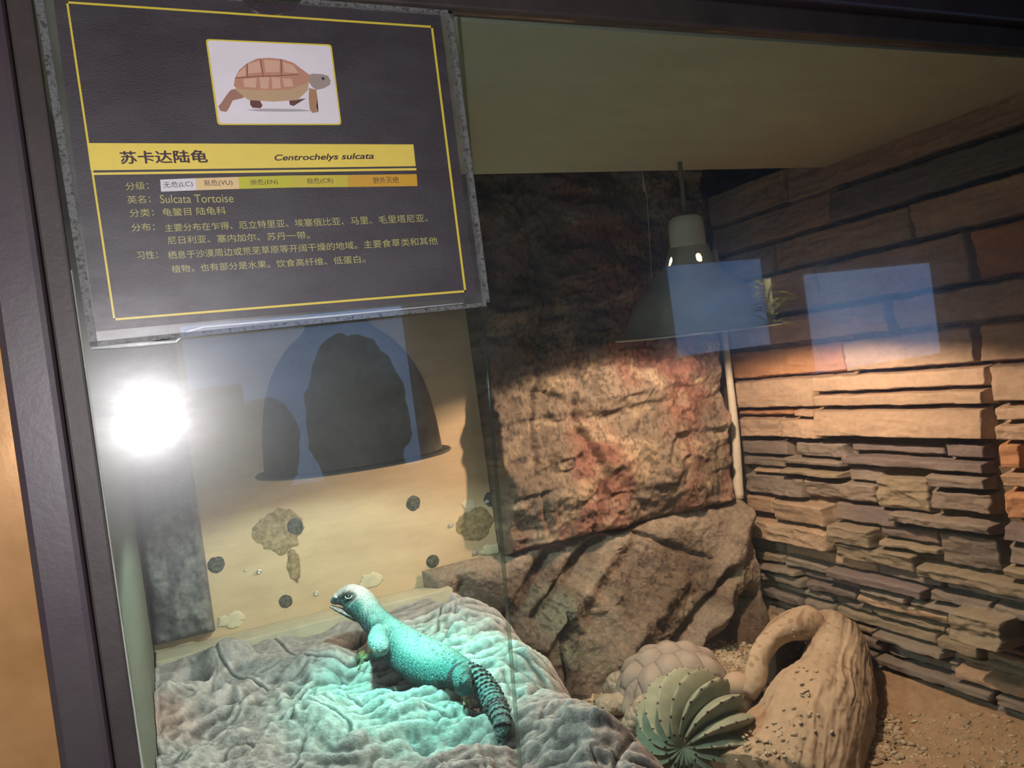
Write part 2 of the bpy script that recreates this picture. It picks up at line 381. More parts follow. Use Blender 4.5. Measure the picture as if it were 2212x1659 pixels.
# ---- floor of sand
def floor_h(x, y):
    return -.625 + .045 * sm(.45, .75, y) + .012 * fbm(x * 7, y * 7, 0, 4, 3) + .003 * fbm(x * 40, y * 40, 0, 3, 8) + .02 * sm(.95, 1.1, x)
xs = np.linspace(.30, 1.13, 420); ys = np.linspace(.012, YB, 380); XX, YY = np.meshgrid(xs, ys, indexing='ij')
ZZ = floor_h(XX, YY) + .0012 * fbm(XX * 160, YY * 160, 0, 2, 12)
V, Fq = grid(np.stack([XX, YY, ZZ], -1))
M_sand = mat('sand', (.42, .30, .20), .95, noise=.22, nscale=60, bump=.8, bscale=420, bdist=.0015, spec=.1)
tag(link('floor', mesh_from('floor', V, Fq), M_sand), kind='structure')

# ================================================================== PANELS ON THE BACK WALL
M_wood = mat('yellow_plywood', (.56, .42, .27), .6, noise=.10, nscale=6, bump=.12, bscale=200, stretch=(1, 1, 4), color2=(.61, .47, .31))
wood = box('wooden_panel', (XL + .001, .745, -.345), (.5445, YB - .0005, .48), M_wood, bev=.0008)
tag(wood, 'pale plywood panel on the back wall with glue spots and screws behind the lizard', 'panel')
M_spot = mat('glue_spot', (.055, .06, .055), .9, noise=.4, nscale=160, bump=.8, bscale=500, color2=(.12, .12, .10))
M_spot2 = mat('amber_glue', (.26, .19, .10), .5, noise=.5, nscale=110, bump=.6, bscale=240, color2=(.34, .26, .15))
M_putty = mat('putty', (.62, .55, .40), .8, noise=.2, nscale=80, bump=.5, bscale=200)
def blob(name, px, py, rx, rz, y, m, parent, seed, irr=.14, th=.0015, pts=None, label=None):
    c = aty(px, py, y); n = 72; a = np.linspace(0, 2 * np.pi, n, endpoint=False)
    rr = 1 + irr * fbm(np.cos(a) * 2 + seed, np.sin(a) * 2, 0, 3, seed)
    rings = []
    for f, d in ((1.0, 0.0), (.96, th * .7), (.85, th), (.5, th * 1.05), (.01, th)):
        rings.append(np.stack([c[0] + np.cos(a) * rx * rr * f, np.full(n, y - d), c[2] + np.sin(a) * rz * rr * f], -1))
    V, q = grid(np.stack([np.vstack([r, r[:1]]) for r in rings]), True)
    o = link(name, mesh_from(name, V, q), m, parent)
    if label: o['label'] = label
    return o
for k, (px, py, r) in enumerate([(1045, 868, .0115), (1060, 1078, .0135), (893, 1087, .0125), (638, 1137, .0135), (935, 1212, .0115), (467, 1220, .0125), (617, 1299, .0105)]):
    blob('glue_spot', px, py, r, r, .745, M_spot, wood, k + 2)
blob('adhesive_patch', 1026, 1133, .032, .030, .745, M_spot2, wood, 21, .22, .001, label='round amber patch of dried glue')
blob('adhesive_patch', 603, 1150, .036, .034, .7448, M_spot2, wood, 22, .35, .0008)
blob('adhesive_patch', 636, 1222, .011, .026, .7447, M_spot2, wood, 23, .3, .0009)
blob('adhesive_patch', 1012, 1090, .013, .009, .7445, M_putty, wood, 24, .4, .001)
blob('putty_patch', 800, 1256, .020, .012, .745, M_putty, wood, 25, .4, .002)
blob('putty_patch', 497, 1340, .022, .012, .745, M_putty, wood, 26, .5, .002)
blob('putty_patch', 1062, 1186, .022, .010, .745, M_putty, wood, 27, .6, .002)
M_screw = mat('screw', (.75, .74, .72), .35, .8)
for px, py in ((1052, 1083), (683, 1282), (1026, 1194), (560, 1235), (974, 1134), (530, 1232)):
    c = aty(px, py, .743); r = .0038 if px != 530 else .0018
    V, F = lathe([(r, 0), (r, .0008), (r * .75, .0016), (r * .35, .0017), (r * .3, .0008), (.0001, .0007)], 20, c, [[1, 0, 0], [0, 0, -1], [0, 1, 0]])
    o = link('screw', mesh_from('screw', V, F), M_screw, wood)

# long cork-like slab on the left of the back wall
def slab_panel(name, x0, x1, z0, z1, yf, th, fn, m, res=.0022, colfn=None, rx=.012):
    nx = int((x1 - x0) / res); nz = int((z1 - z0) / res)
    xs = np.linspace(x0, x1, nx); zs = np.linspace(z0, z1, nz); A, B = np.meshgrid(xs, zs, indexing='ij')
    ex = np.minimum(np.minimum(A - x0, x1 - A), np.minimum(B - z0, z1 - B)) + .003 * fbm(A * 30, B * 30, 0, 3, 6)
    e = np.sqrt(np.clip(1 - (1 - np.clip(ex / rx, 0, 1)) ** 2, 0, 1))
    Y = yf + th - e * th - fn(A, B) * e
    Y[0] = Y[-1] = yf + th; Y[:, 0] = Y[:, -1] = yf + th
    V, q = grid(np.stack([A, Y, B], -1), False)
    c = None if colfn is None else colfn(A, B, fn(A, B)).reshape(-1, 3)
    return link(name, mesh_from(name, V, q, c), m)
def slab_fn(A, B): return .006 * ridge(A * 25, B * 18, 0, 4, 3) + .004 * fbm(A * 60, B * 60, 0, 4, 4)
M_slab = mat('dark_slab', (.10, .10, .11), .85, noise=.4, nscale=40, bump=.7, bscale=150, bdist=.002, color2=(.16, .16, .16))
sl = slab_panel('stone_slab', XL + .002, .036, -.333, .40, .722, .022, slab_fn, M_slab)
tag(sl, 'dark grey rough slab fixed to the back wall beside the plywood panel', 'slab')

# red-brown carved rock panel
def panel_fn(A, B):
    w = A + .02 * fbm(A * 5, B * 5, 0, 3, 50)
    strands = ridge(w * 30, B * 3.0, 0, 3, 51)
    fine = ridge(w * 110 + 2 * fbm(A * 20, B * 6, 0, 2, 8), B * 8, 0, 3, 53)
    chunks = ridge(A * 11, B * 19 + 2 * fbm(A * 7, B * 4, 0, 2, 9), 0, 3, 52)
    m = sm(-.2, .5, fbm(A * 6 + 3, B * 3.5, 0, 3, 57))
    gro = np.exp(-((A - .70 - .02 * np.sin(B * 22)) / .009) ** 2) * sm(.1, -.1, B) * .014
    gro2 = np.exp(-((A - .615 - .03 * np.sin(B * 9)) / .007) ** 2) * .010
    big = .030 * fbm(A * 8, B * 9, 0, 4, 54)
    led = .010 * sm(.1, .6, vn(A * 12 + 3, B * 26, 0, 61)) + .008 * sm(0, .5, vn(A * 20, B * 34, 0, 62))
    return .012 + big + led + (1 - m) * .010 * chunks + m * (.009 * strands + .0034 * fine) + .004 * fbm(A * 90, B * 90, 0, 3, 55) - gro - gro2
def panel_col(A, B, h):
    red = sm(-.15, .35, fbm(A * 11, B * 5, 0, 4, 60))[..., None]
    c = np.array((.14, .11, .085)) * (1 - red) + np.array((.18, .09, .07)) * red
    dust = sm(.0, .5, fbm(A * 22, B * 30, 0, 5, 63))[..., None] * .75
    c = c * (1 - dust) + np.array((.32, .25, .18)) * dust
    pit = sm(.12, .4, fbm(A * 260, B * 150, 0, 3, 66))[..., None]
    return c * (1 - .5 * pit)
M_panel = mat('painted_rock', attr=True, rough=.8, noise=.25, nscale=90, bump=.9, bscale=220, bdist=.002, spec=.35)
rp = slab_panel('carved_rock_panel', .516, 1.032, -.320, .44, .712, .034, panel_fn, M_panel, .0019, panel_col, .014)
tag(rp, 'tall red-brown carved rock background panel on the back wall', 'panel')
rp.rotation_euler = (0, 0, 0)
# pale filler strip along its right edge
M_fill = mat('filler', (.62, .58, .50), .7, noise=.2, nscale=50, bump=.3)
a = aty(1574, 800, .735); b = aty(1602, 1075, .735)
pth = cr([(a[0] + .004, .735, a[2] + .25, .006, 1), (a[0], .735, a[2] + .08, .008, 1), (a[0], .735, a[2], .007, 1), ((a[0] + b[0]) / 2, .735, (a[2] + b[2]) / 2, .009, 1), (b[0] - .008, .735, b[2], .011, 1)], 12)
V, F = sweep(pth, 14, (0, 1, 0)); o = link('filler_strip', mesh_from('filler_strip', V, F), M_fill); tag(o, 'white sealant bead between the carved panel and the stone wall', 'sealant')

# painted ledge board below the panels (left part) and boulder relief (right part)
M_ledge = mat('ledge_paint', (.50, .47, .36), .8, noise=.18, nscale=30, bump=.3, bscale=160)
lb = box('ledge_board', (XL + .002, .690, -.365), (.405, .744, -.344), M_ledge, bev=.002)
tag(lb, 'pale painted ledge board running behind the grey basking rock', 'ledge')

segs = []   # diagonal clefts / ribs of the boulder in wall coordinates: (x0,z0,x1,z1,width,depth)
def cseg(p, q, w, d):
    a = aty(p[0], p[1], .67); b = aty(q[0], q[1], .67); segs.append((a[0], a[2], b[0], b[2], w, d))
cseg((1235, 1175), (1110, 1385), .016, -.030); cseg((1330, 1170), (1180, 1350), .014, -.034); cseg((1590, 1240), (1430, 1450), .012, -.032)
cseg((1400, 1160), (1560, 1215), .006, -.012); cseg((1230, 1330), (1225, 1500), .004, -.012); cseg((1380, 1130), (1250, 1330), .020, .016)
cseg((1640, 1090), (1550, 1330), .026, .020); cseg((1250, 1290), (1180, 1400), .014, .018); cseg((1480, 1260), (1330, 1440), .02, .012)
cseg((1640, 1300), (1560, 1420), .022, -.045); cseg((1030, 1290), (1110, 1370), .024, -.028); cseg((1560, 1300), (1480, 1440), .014, .018)
def boulder():
    nx, nz = 440, 300
    xs = np.linspace(.37, 1.062, nx); t = np.linspace(0, 1, nz)
    XX, TT = np.meshgrid(xs, t, indexing='ij')
    ztop = -.317 + .004 * fbm(XX * 12, 0 * XX, 0, 3, 3)
    ZZ = ztop - (TT ** 1.6) * (.32)
    dep = ztop - ZZ
    edge = .030 + .012 * fbm(XX * 9, 0 * XX + 4, 0, 3, 8)
    rnd = np.sqrt(np.clip(1 - (1 - np.clip(dep / .03, 0, 1)) ** 2, 0, 1))
    h = edge * rnd + .035 * sm(0, .3, dep)
    n = .012 * fbm(XX * 7, ZZ * 7, 0, 3, 14) + .005 * ridge(XX * 16 + ZZ * 12, ZZ * 10, 0, 4, 15) + .006 * fbm(XX * 60, ZZ * 60, 0, 4, 16)
    for (x0, z0, x1, z1, w, d) in segs:
        dx, dz = x1 - x0, z1 - z0; L2 = dx * dx + dz * dz
        wx = XX + .008 * fbm(XX * 20, ZZ * 20, 0, 2, 30); q = np.clip(((wx - x0) * dx + (ZZ - z0) * dz) / L2, 0, 1)
        r = np.hypot(wx - x0 - q * dx, ZZ - z0 - q * dz); n = n + 1.3 * d * np.exp(-(r / w) ** 2) * sm(0, .02, dep)
    h = h + n * (.25 + .75 * rnd)
    h = h * sm(1.062, 1.045, XX) ** .5 * sm(.37, .39, XX) ** .5
    Y = .738 - h
    c = np.array((.34, .28, .225))[None, None] * (1 + .3 * fbm(XX * 10, ZZ * 10, 0, 4, 18))[..., None]
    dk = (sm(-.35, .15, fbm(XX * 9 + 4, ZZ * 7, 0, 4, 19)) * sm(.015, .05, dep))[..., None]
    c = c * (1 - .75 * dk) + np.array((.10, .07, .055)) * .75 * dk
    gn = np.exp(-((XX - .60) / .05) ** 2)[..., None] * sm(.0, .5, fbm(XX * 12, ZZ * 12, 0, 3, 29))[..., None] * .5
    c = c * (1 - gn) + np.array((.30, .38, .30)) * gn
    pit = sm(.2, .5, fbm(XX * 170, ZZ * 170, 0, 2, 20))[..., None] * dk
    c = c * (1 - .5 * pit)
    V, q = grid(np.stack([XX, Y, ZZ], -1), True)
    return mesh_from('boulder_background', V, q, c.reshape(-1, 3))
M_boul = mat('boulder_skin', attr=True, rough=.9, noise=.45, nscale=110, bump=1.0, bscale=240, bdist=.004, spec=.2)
tag(link('boulder_background', boulder(), M_boul), 'brown moulded boulder relief with diagonal clefts below the carved panel', 'rock')

# ================================================================== GREY BASKING ROCK
def holes(px, py, z): p = atz(px, py, z); return p[0], p[1]
pits = [(*holes(962, 1300, -.36), .013, .05), (*holes(425, 1490, -.38), .017, .05), (*holes(462, 1506, -.38), .014, .05), (*holes(500, 1520, -.38), .010, .04),
        (*holes(768, 1392, -.375), .024, .030), (*holes(765, 1425, -.375), .02, .022), (*holes(745, 1462, -.38), .018, .016), (*holes(905, 1590, -.39), .016, .014),
        (*holes(720, 1620, -.39), .022, .016), (*holes(640, 1600, -.39), .02, .012), (*holes(860, 1470, -.385), .03, .016), (*holes(1000, 1355, -.365), .01, .010),
        (*holes(1020, 1500, -.385), .025, .012), (*holes(1100, 1590, -.39), .022, .012)]
bumps = [(*holes(500, 1440, -.37), .030, .022), (*holes(735, 1345, -.36), .022, .018), (*holes(680, 1560, -.38), .04, .022), (*holes(560, 1520, -.38), .035, .016),
         (*holes(980, 1270, -.36), .03, .012), (*holes(600, 1400, -.37), .03, .010), (*holes(1000, 1640, -.38), .05, .012), (*holes(1250, 1600, -.38), .04, .012), (*holes(850, 1440, -.38), .02, -.004)]
def rock_z(x, y):
    x = np.asarray(x, float); y = np.asarray(y, float)
    base = -.386 + .022 * sm(.42, .70, y) + .010 * sm(.25, .42, x)
    wx = x + .02 * fbm(x * 8, y * 8, 0, 3, 101); wy = y + .03 * fbm(x * 7, y * 7, 2, 3, 102)
    h = .018 * fbm(x * 8, y * 6, 0, 3, 103)
    # rippled strata on the middle/right part
    rp_ = .5 + np.abs(np.sin((wy * 1.0 + wx * .35) * np.pi / .036)) * -1.6 + .35 * np.sin((wy * 1.1 + wx * .1) * 2 * np.pi / .017 + 1)
    mk = sm(.12, .20, x) * (.45 + .55 * sm(-.2, .3, fbm(x * 9, y * 9, 0, 2, 104)))
    h = h + .0085 * rp_ * mk
    # chunky blocks on the left
    ch = ridge(wx * 9 - wy * 4, wy * 8 + wx * 4, 0, 3, 105)
    h = h + .022 * ch * (1 - .55 * mk)
    h0_ = .0026
    h = h + h0_ * ridge(wx * 38, wy * 30, 0, 3, 106) + .0030 * fbm(x * 110, y * 110, 0, 3, 107) + .004 * ridge(x * 24 + y * 9, y * 20, 4, 3, 170)
    n1 = .050 * fbm(wx * 7 - wy * 3, wy * 8 + wx * 3, 5, 3, 140); st = .011; fr_ = n1 / st
    h = h * .75 + st * (np.floor(fr_) + sm(.45, 1.0, fr_ - np.floor(fr_))) * (1 - .5 * mk)
    k1 = np.exp(-(np.abs(vn(wx * 11 + wy * 8 + 3, wy * 10 - wx * 7, 7, 150)) / .045) ** 2) * sm(-.15, .25, fbm(x * 16, y * 16, 0, 2, 160)); k2 = np.exp(-(np.abs(vn(wx * 31, wy * 27 + 5, 9, 151)) / .09) ** 2)
    h = h - (.0085 * k1 + .0035 * k2) * (1 - .45 * mk)
    h = h * (1 - .6 * sm(.55, .66, y))
    for (a, b, w, d) in pits: h = h - d * np.exp(-(((x - a) / w) ** 2 + ((y - b) / (w * 1.25)) ** 2) ** 1.3)
    for (a, b, w, d) in bumps: h = h + d * np.exp(-(((x - a) / w) ** 2 + ((y - b) / w) ** 2) ** 1.5)
    xe = .405 + .035 * sm(.25, .62, y) + .012 * fbm(y * 12, 0 * y, 0, 3, 108)
    fl = np.clip((x - xe) / .09, 0, 1)
    return base + h * (1 - .5 * fl) - .26 * fl ** 1.35 - .035 * np.clip((x - xe + .05) / .05, 0, 1) ** 2
xs = np.linspace(XL + .001, .51, 400); ys = np.linspace(.03, .715, 480); XX, YY = np.meshgrid(xs, ys, indexing='ij')
ZZ = rock_z(XX, YY)
c = np.array((.36, .345, .35))[None, None] * (1 + .22 * fbm(XX * 14, YY * 14, 0, 4, 111))[..., None]
red = sm(.15, .5, fbm(XX * 13 + 9, YY * 11, 0, 3, 112))
for px, py, r in ((1110, 1575, .035), (965, 1500, .03), (480, 1600, .04), (540, 1640, .03), (990, 1270, .05), (350, 1590, .04)):
    q = atz(px, py, -.385); red = np.maximum(red * .6, np.exp(-(((XX - q[0]) ** 2 + (YY - q[1]) ** 2) / r ** 2) ** 1.5))
red = red[..., None] * .75
c = c * (1 - red) + np.array((.36, .22, .19)) * red
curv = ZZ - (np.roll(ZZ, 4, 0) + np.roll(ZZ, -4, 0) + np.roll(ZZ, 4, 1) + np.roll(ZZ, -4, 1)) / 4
relief_shade = np.clip(curv * 450, -1, 1)[..., None]  # relief shading painted into the colour: hollows darker, ridges lighter
c = c * (1 + .6 * relief_shade)
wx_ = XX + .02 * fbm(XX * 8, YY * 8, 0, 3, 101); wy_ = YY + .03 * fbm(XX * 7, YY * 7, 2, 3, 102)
k1 = np.exp(-(np.abs(vn(wx_ * 11 + wy_ * 8 + 3, wy_ * 10 - wx_ * 7, 7, 150)) / .05) ** 2) * sm(-.15, .25, fbm(XX * 16, YY * 16, 0, 2, 160)) * (1 - .5 * sm(.12, .20, XX)); c = c * (1 - .5 * k1[..., None])  # shade of the cracks painted into the colour
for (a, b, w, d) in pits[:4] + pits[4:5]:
    g_ = np.exp(-(((XX - a) / (w * .8)) ** 2 + ((YY - b) / (w * .95)) ** 2) ** 2)[..., None]; c = c * (1 - .85 * g_)  # pits coloured dark to stand for the shade inside them
V, Fq = grid(np.stack([XX, YY, ZZ], -1))
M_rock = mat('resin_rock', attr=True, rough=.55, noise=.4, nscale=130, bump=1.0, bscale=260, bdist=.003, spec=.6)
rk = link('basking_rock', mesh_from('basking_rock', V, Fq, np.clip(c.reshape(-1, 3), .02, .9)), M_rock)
tag(rk, 'large rippled grey resin rock platform under the lizard', 'rock')
def on_rock(px, py, lift=0.0):
    prev = None
    for z in np.linspace(-.30, -.47, 171):
        p = atz(px, py, z)
        if rock_z(p[0], p[1]) >= z: return np.array([p[0], p[1], z + lift])
    return atz(px, py, -.39)
def on_floor(px, py, lift=0.0):
    for z in np.linspace(-.54, -.70, 161):
        p = atz(px, py, z)
        if floor_h(p[0], p[1]) >= z: return np.array([p[0], p[1], z + lift])
    return atz(px, py, -.62)

# ================================================================== HEAT LAMPS
M_shade = mat('shade_metal', (.52, .53, .47), .28, .5, noise=.15, nscale=30)
M_shade2 = mat('dull_shade_metal', (.24, .22, .15), .6, .1, noise=.3, nscale=60)
M_inner = mat('shade_lining', (.75, .73, .68), .5)
M_ceram = mat('ceramic', (.62, .62, .52), .5, noise=.15, nscale=25)
M_cord = mat('cord', (.16, .16, .13), .6)
def dome_lamp(name, loc, prof, thick, sock, label, bulb_r, bulb_z, bulb_col, bulb_e, shade_mat, hole=None, tilt=(0, 0), cord_to=None, seg=96):
    root = empty(name, loc); root.rotation_euler = (tilt[0], tilt[1], 0); tag(root, label, 'lamp', 'heat lamps hanging in the enclosure')
    P = cr([(r, z, 0) for r, z in prof], 8)[:, :2]
    V, F = lathe(P, seg, hole=hole); sh = link('lamp_shade', mesh_from('lamp_shade', V, F), shade_mat, root)
    Q = [(max(r - thick, .001), z - thick * .6) for r, z in P]
    V, F = lathe(Q, seg, hole=hole); link('shade_lining', mesh_from('shade_lining', V, F), M_inner, root)
    r0, z0 = P[0]
    rim = [(r0 - thick, z0), (r0 + .009, z0 - .0005), (r0 + .0105, z0 + .0012), (r0 + .009, z0 + .003), (r0 - .0005, z0 + .004)]
    V, F = lathe(rim, seg); link('rim', mesh_from('rim', V, F), shade_mat, root)
    sr, sz0, sz1 = sock
    V, F = lathe([(.001, sz0 - .004), (sr * .97, sz0 - .002), (sr, sz0), (sr * 1.01, sz0 + .004), (sr * .99, (sz0 + sz1) / 2), (sr * .98, sz1 - .012), (sr * .90, sz1 - .004), (sr * .72, sz1), (.001, sz1 + .001)], 48)
    link('socket', mesh_from('socket', V, F), M_ceram, root)
    cz = ZC + .02 - loc[2] if cord_to is None else cord_to
    V, F = sweep([(0, 0, sz1 - .002, .0035), (.001, 0, (sz1 + cz) / 2, .0035), (0, 0, cz, .0035)], 10, (0, 1, 0)); link('cord', mesh_from('cord', V, F), M_cord, root)
    V, F = lathe([(.001, bulb_z - bulb_r * .9), (bulb_r * .6, bulb_z - bulb_r * .85), (bulb_r * .95, bulb_z - bulb_r * .3), (bulb_r, bulb_z), (bulb_r * .8, bulb_z + bulb_r * .6), (bulb_r * .5, bulb_z + bulb_r * 1.2), (bulb_r * .45, sz0)], 32)
    link('bulb', mesh_from('bulb', V, F), emis('bulb_glow', bulb_col, bulb_e), root)
    return root
# right lamp: bell shade with two round vent holes in the neck
Rk = .1145 / 610
lampR = tuple(aty(1505, 719, .42))
bell = [(r_ * Rk, z_ * Rk) for r_, z_ in ((612, 0), (565, 90), (530, 165), (482, 260), (428, 340), (365, 400), (300, 452), (242, 505), (203, 565), (178, 635), (158, 700))]
vd = np.array([CAM[0] - lampR[0], CAM[1] - lampR[1]]); va = math.atan2(vd[1], vd[0])
hz = 592 * Rk
def vent(a, z):
    for off in (-.92, .42):
        d = (a - (va + off) + math.pi) % (2 * math.pi) - math.pi
        if (d * 190 * Rk / .0052) ** 2 + ((z - hz) / .0070) ** 2 < 1: return True
    return False
L1 = dome_lamp('heat_lamp', lampR, bell, .0018, (143 * Rk, 690 * Rk, 945 * Rk), 'bell-shaped grey heat lamp with two glowing vent holes and cream socket',
               .026, .064, (1.0, .62, .32), 16, M_shade, vent, (math.radians(2.6), 0), seg=220)
l1 = light('heat_lamp_light', 'POINT', (lampR[0], lampR[1], lampR[2] + .031), 22.5, (1.0, .65, .46), .009)
# left lamp: deep dome
lampL = tuple(aty(768, 999, .38))
dome = [(.105, 0), (.104, .02), (.101, .05), (.094, .085), (.082, .115), (.063, .142), (.040, .162), (.034, .18)]
L2 = dome_lamp('heat_lamp', lampL, dome, .002, (.033, .178, .24), 'deep dark dome heat lamp hanging close above the lizard',
               .028, .070, (.35, 1.0, .85), 8, M_shade2, None, seg=96)
light('uv_lamp_light', 'POINT', (lampL[0], lampL[1], lampL[2] + .035), 9.5, (.86, 1.0, .92), .01)
light('uv_lamp_beam', 'SPOT', (lampL[0] + .01, lampL[1] + .0, lampL[2] + .03), 19.0, (.06, 1.0, .78), .012, (.255, .42, -.38), 68, 1.0)

# fine loose threads of web hanging in front of the back panel
M_web = mat('web', (.35, .36, .30), .6)
V1, F1 = sweep([aty(1387, 366, .449).tolist() + [.0006], aty(1392, 410, .449).tolist() + [.0028], aty(1397, 418, .449).tolist() + [.0006], aty(1408, 600, .449).tolist() + [.0005]], 6, (0, 1, 0))
tag(link('dust_thread', mesh_from('dust_thread', V1, F1), M_web), 'thin dusty cobweb thread hanging from ceiling beside the bell lamp', 'cobweb')

# ================================================================== LIZARD
def lizard():
    A = lambda px, py, y, r, sq=1.0: (*aty(px, py, y), r, sq)
    yh, ysn = .565, .575
    parts = []
    # trunk + neck + tail
    spine = [A(772, 1297, .565, .020, 1.0), A(792, 1318, .556, .0190, 1.05), A(812, 1343, .540, .0190, 1.1), A(838, 1373, .515, .0235, 1.05), A(870, 1400, .485, .0285, .98),
             A(906, 1424, .450, .0315, .93), A(945, 1443, .418, .0325, .88), A(980, 1452, .388, .0250, .86), A(1008, 1461, .362, .0180, .9)]
    V, F = sweep(cr(spine, 8), 40); parts.append((V, F))
    tp = [A(1000, 1456, .368, .0170, .85), A(1024, 1466, .352, .0175, .85), A(1047, 1488, .330, .0160, .85), A(1066, 1516, .305, .0140, .85), A(1080, 1546, .278, .0118, .85), A(1085, 1572, .255, .0090, .85), A(1083, 1592, .235, .0055, .8), A(1074, 1606, .22, .002, .8)]
    px_ = [(1000, 1456), (1024, 1466), (1047, 1488), (1066, 1516), (1080, 1546), (1085, 1572), (1083, 1592), (1074, 1606)]
    yy_ = np.array([tp[0][1], tp[1][1]] + [on_rock(*q)[1] - 1.5 * t[3] for q, t in zip(px_[2:], tp[2:])])
    yy_ = np.minimum.accumulate(yy_); yy_[2:-1] = np.minimum((yy_[1:-2] + yy_[2:-1] + yy_[3:]) / 3, yy_[2:-1])
    tp = [(*aty(q[0], q[1], y_), t[3], t[4]) for q, y_, t in zip(px_, yy_, tp)]
    tpath = cr(tp, 36)
    cps = tpath[:, :3]; arc = np.concatenate([[0], np.cumsum(np.linalg.norm(np.diff(cps, axis=0), axis=1))]); tot = arc[-1]
    def tail_rad(sv, a, i):
        ph = (sv / .0082) % 1.0; g = ph ** 1.5
        spike = .5 + .5 * np.cos(a * 14 + (int(sv / .0082) % 2) * math.pi)
        up = .35 + .65 * (np.sin(a) > -.5)
        return .88 + g * (.14 + .17 * spike) * up
    V, F = sweep(tpath, 84, rad=tail_rad); parts.append((V, F))
    # low irregular crest of skin folds along the back
    sc_ = cr(spine, 8); rgc = random.Random(3)
    for q in sc_[20:62:2]:
        for _ in range(3):
            a = rgc.uniform(-.55, .25); parts.append(ellipsoid(q[:3] + np.array([math.sin(a) * q[3] * .9, rgc.uniform(-.003, .003), math.cos(a) * q[3] * q[4] * 1.0]), (.0026, .0026, rgc.uniform(.0022, .0042)), None, 8, 6))
    # head
    hd = [A(800, 1328, .556, .0175), A(788, 1312, .563, .0200, 1.05), A(770, 1298, .570, .0215, 1.02), A(754, 1291, .575, .0195, .98), A(741, 1290, .578, .0158, .90), A(730, 1293, .580, .0115, .82), A(720, 1297, .582, .0080, .75), A(714, 1299, .583, .0042, .7)]
    V, F = sweep(cr(hd, 7), 32); parts.append((V, F))
    jaw = [A(792, 1330, .560, .0150, .8), A(772, 1330, .565, .0125, .65), A(752, 1325, .571, .0098, .5), A(734, 1318, .576, .0075, .45), A(720, 1312, .580, .0050, .45), A(713, 1309, .582, .0028, .45)]
    V, F = sweep(cr(jaw, 7), 24); parts.append((V, F))
    # cheek, brow and casque bumps
    def blobp(px, py, y, r, rot=None): parts.append(ellipsoid(aty(px, py, y), r, rot, 20, 12))
    blobp(790, 1326, .548, (.012, .010, .015)); blobp(757, 1282, .562, (.012, .007, .006)); blobp(757, 1276, .572, (.014, .014, .009)); blobp(727, 1291, .574, (.006, .005, .005))
    # folded skin of the neck and shoulder
    blobp(808, 1352, .520, (.010, .012, .016)); blobp(830, 1372, .498, (.013, .010, .014)); blobp(1000, 1458, .352, (.011, .011, .012))
    def limb(pts, seg=20, n=8):
        Pq = cr(pts, n); last = None
        for q in Pq:
            if last is None or np.linalg.norm(q[:3] - last) > q[3] * .22:
                parts.append(ellipsoid(q[:3], (q[3],) * 3, None, 18 if q[3] > .006 else 12, 12 if q[3] > .006 else 8)); last = q[:3]
    h1 = on_rock(797, 1428, .005); w1 = on_rock(812, 1432, .010)
    elbow = np.array(aty(820, 1397, .450))
    sh = np.array(aty(818, 1366, .498))
    limb([(*sh, .011), (*(sh * .55 + elbow * .45 + np.array([-.004, -.010, 0])), .0135), (*(elbow+np.array([0,-.004,0])), .0105), (*(elbow * .5 + w1 * .5), .0082), (*w1, .0070), (*h1, .0058)])
    parts.append(ellipsoid(elbow + np.array([0, -.003, 0]), (.0112, .011, .0112), None, 24, 16)); parts.append(ellipsoid(elbow * .5 + w1 * .5, (.009, .009, .011), None, 20, 12))
    def digits(base, tips, r=.0030):
        out = []
        for (tx, ty) in tips:
            t = on_rock(tx, ty, .0018); m_ = (base + t) / 2 + np.array([0, 0, .006])
            limb([(*base, r * 1.2), (*m_, r), (*(m_ * .4 + t * .6 + np.array([0, 0, .0015])), r * .85), (*t, r * .7)], 10, 5)
            out.append((m_, t))
        return out
    tf = digits(h1, [(776, 1418), (771, 1426), (770, 1437), (777, 1446), (800, 1412)])
    # far front leg
    sh2 = np.array(aty(850, 1385, .52)); h2 = on_rock(868, 1432, .004)
    limb([(*sh2, .013), (*(sh2 * .5 + h2 * .5 + np.array([.01, 0, 0])), .010), (*h2, .007)])
    digits(h2, [(858, 1440), (866, 1444), (876, 1440)])
    # hind leg
    hip = np.array(aty(1003, 1452, .362)); kn = np.array(aty(997, 1462, .330)); kn2 = np.array(aty(1001, 1482, .322)); ft = on_rock(1013, 1512, .006)
    limb([(*hip, .0105), (*kn, .0110), (*kn2, .0102), (*(kn2 * .4 + ft * .6 + np.array([0, .004, .002])), .0072), (*ft, .0055)])
    th = digits(ft, [(999, 1512), (1004, 1526), (1018, 1532), (1031, 1524), (1036, 1512)], .0026)
    V, F = merge(parts)
    me = remesh(V, F, .0008, 2)
    P = co(me); Nn = nor(me)
    # colour by place on the body
    def near(p, r): return np.exp(-(((P - np.array(p)) ** 2).sum(1)) / r ** 2)
    c = np.zeros((len(P), 3)); c[:] = (.06, .23, .235)
    spn = cr(spine, 8)[:, :3]
    # below the spine: dark belly, with under-body shade painted in
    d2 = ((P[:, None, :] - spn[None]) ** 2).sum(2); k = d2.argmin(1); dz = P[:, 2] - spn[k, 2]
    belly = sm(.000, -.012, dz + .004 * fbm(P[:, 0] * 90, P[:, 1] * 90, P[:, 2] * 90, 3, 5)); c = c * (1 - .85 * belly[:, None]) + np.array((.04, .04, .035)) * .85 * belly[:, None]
    back = sm(.012, .026, dz) * sm(.33, .42, P[:, 1]); c = c * (1 - .5 * back[:, None]) + np.array((.60, .74, .70)) * .5 * back[:, None]  # pale back: bright lamp light painted into the skin
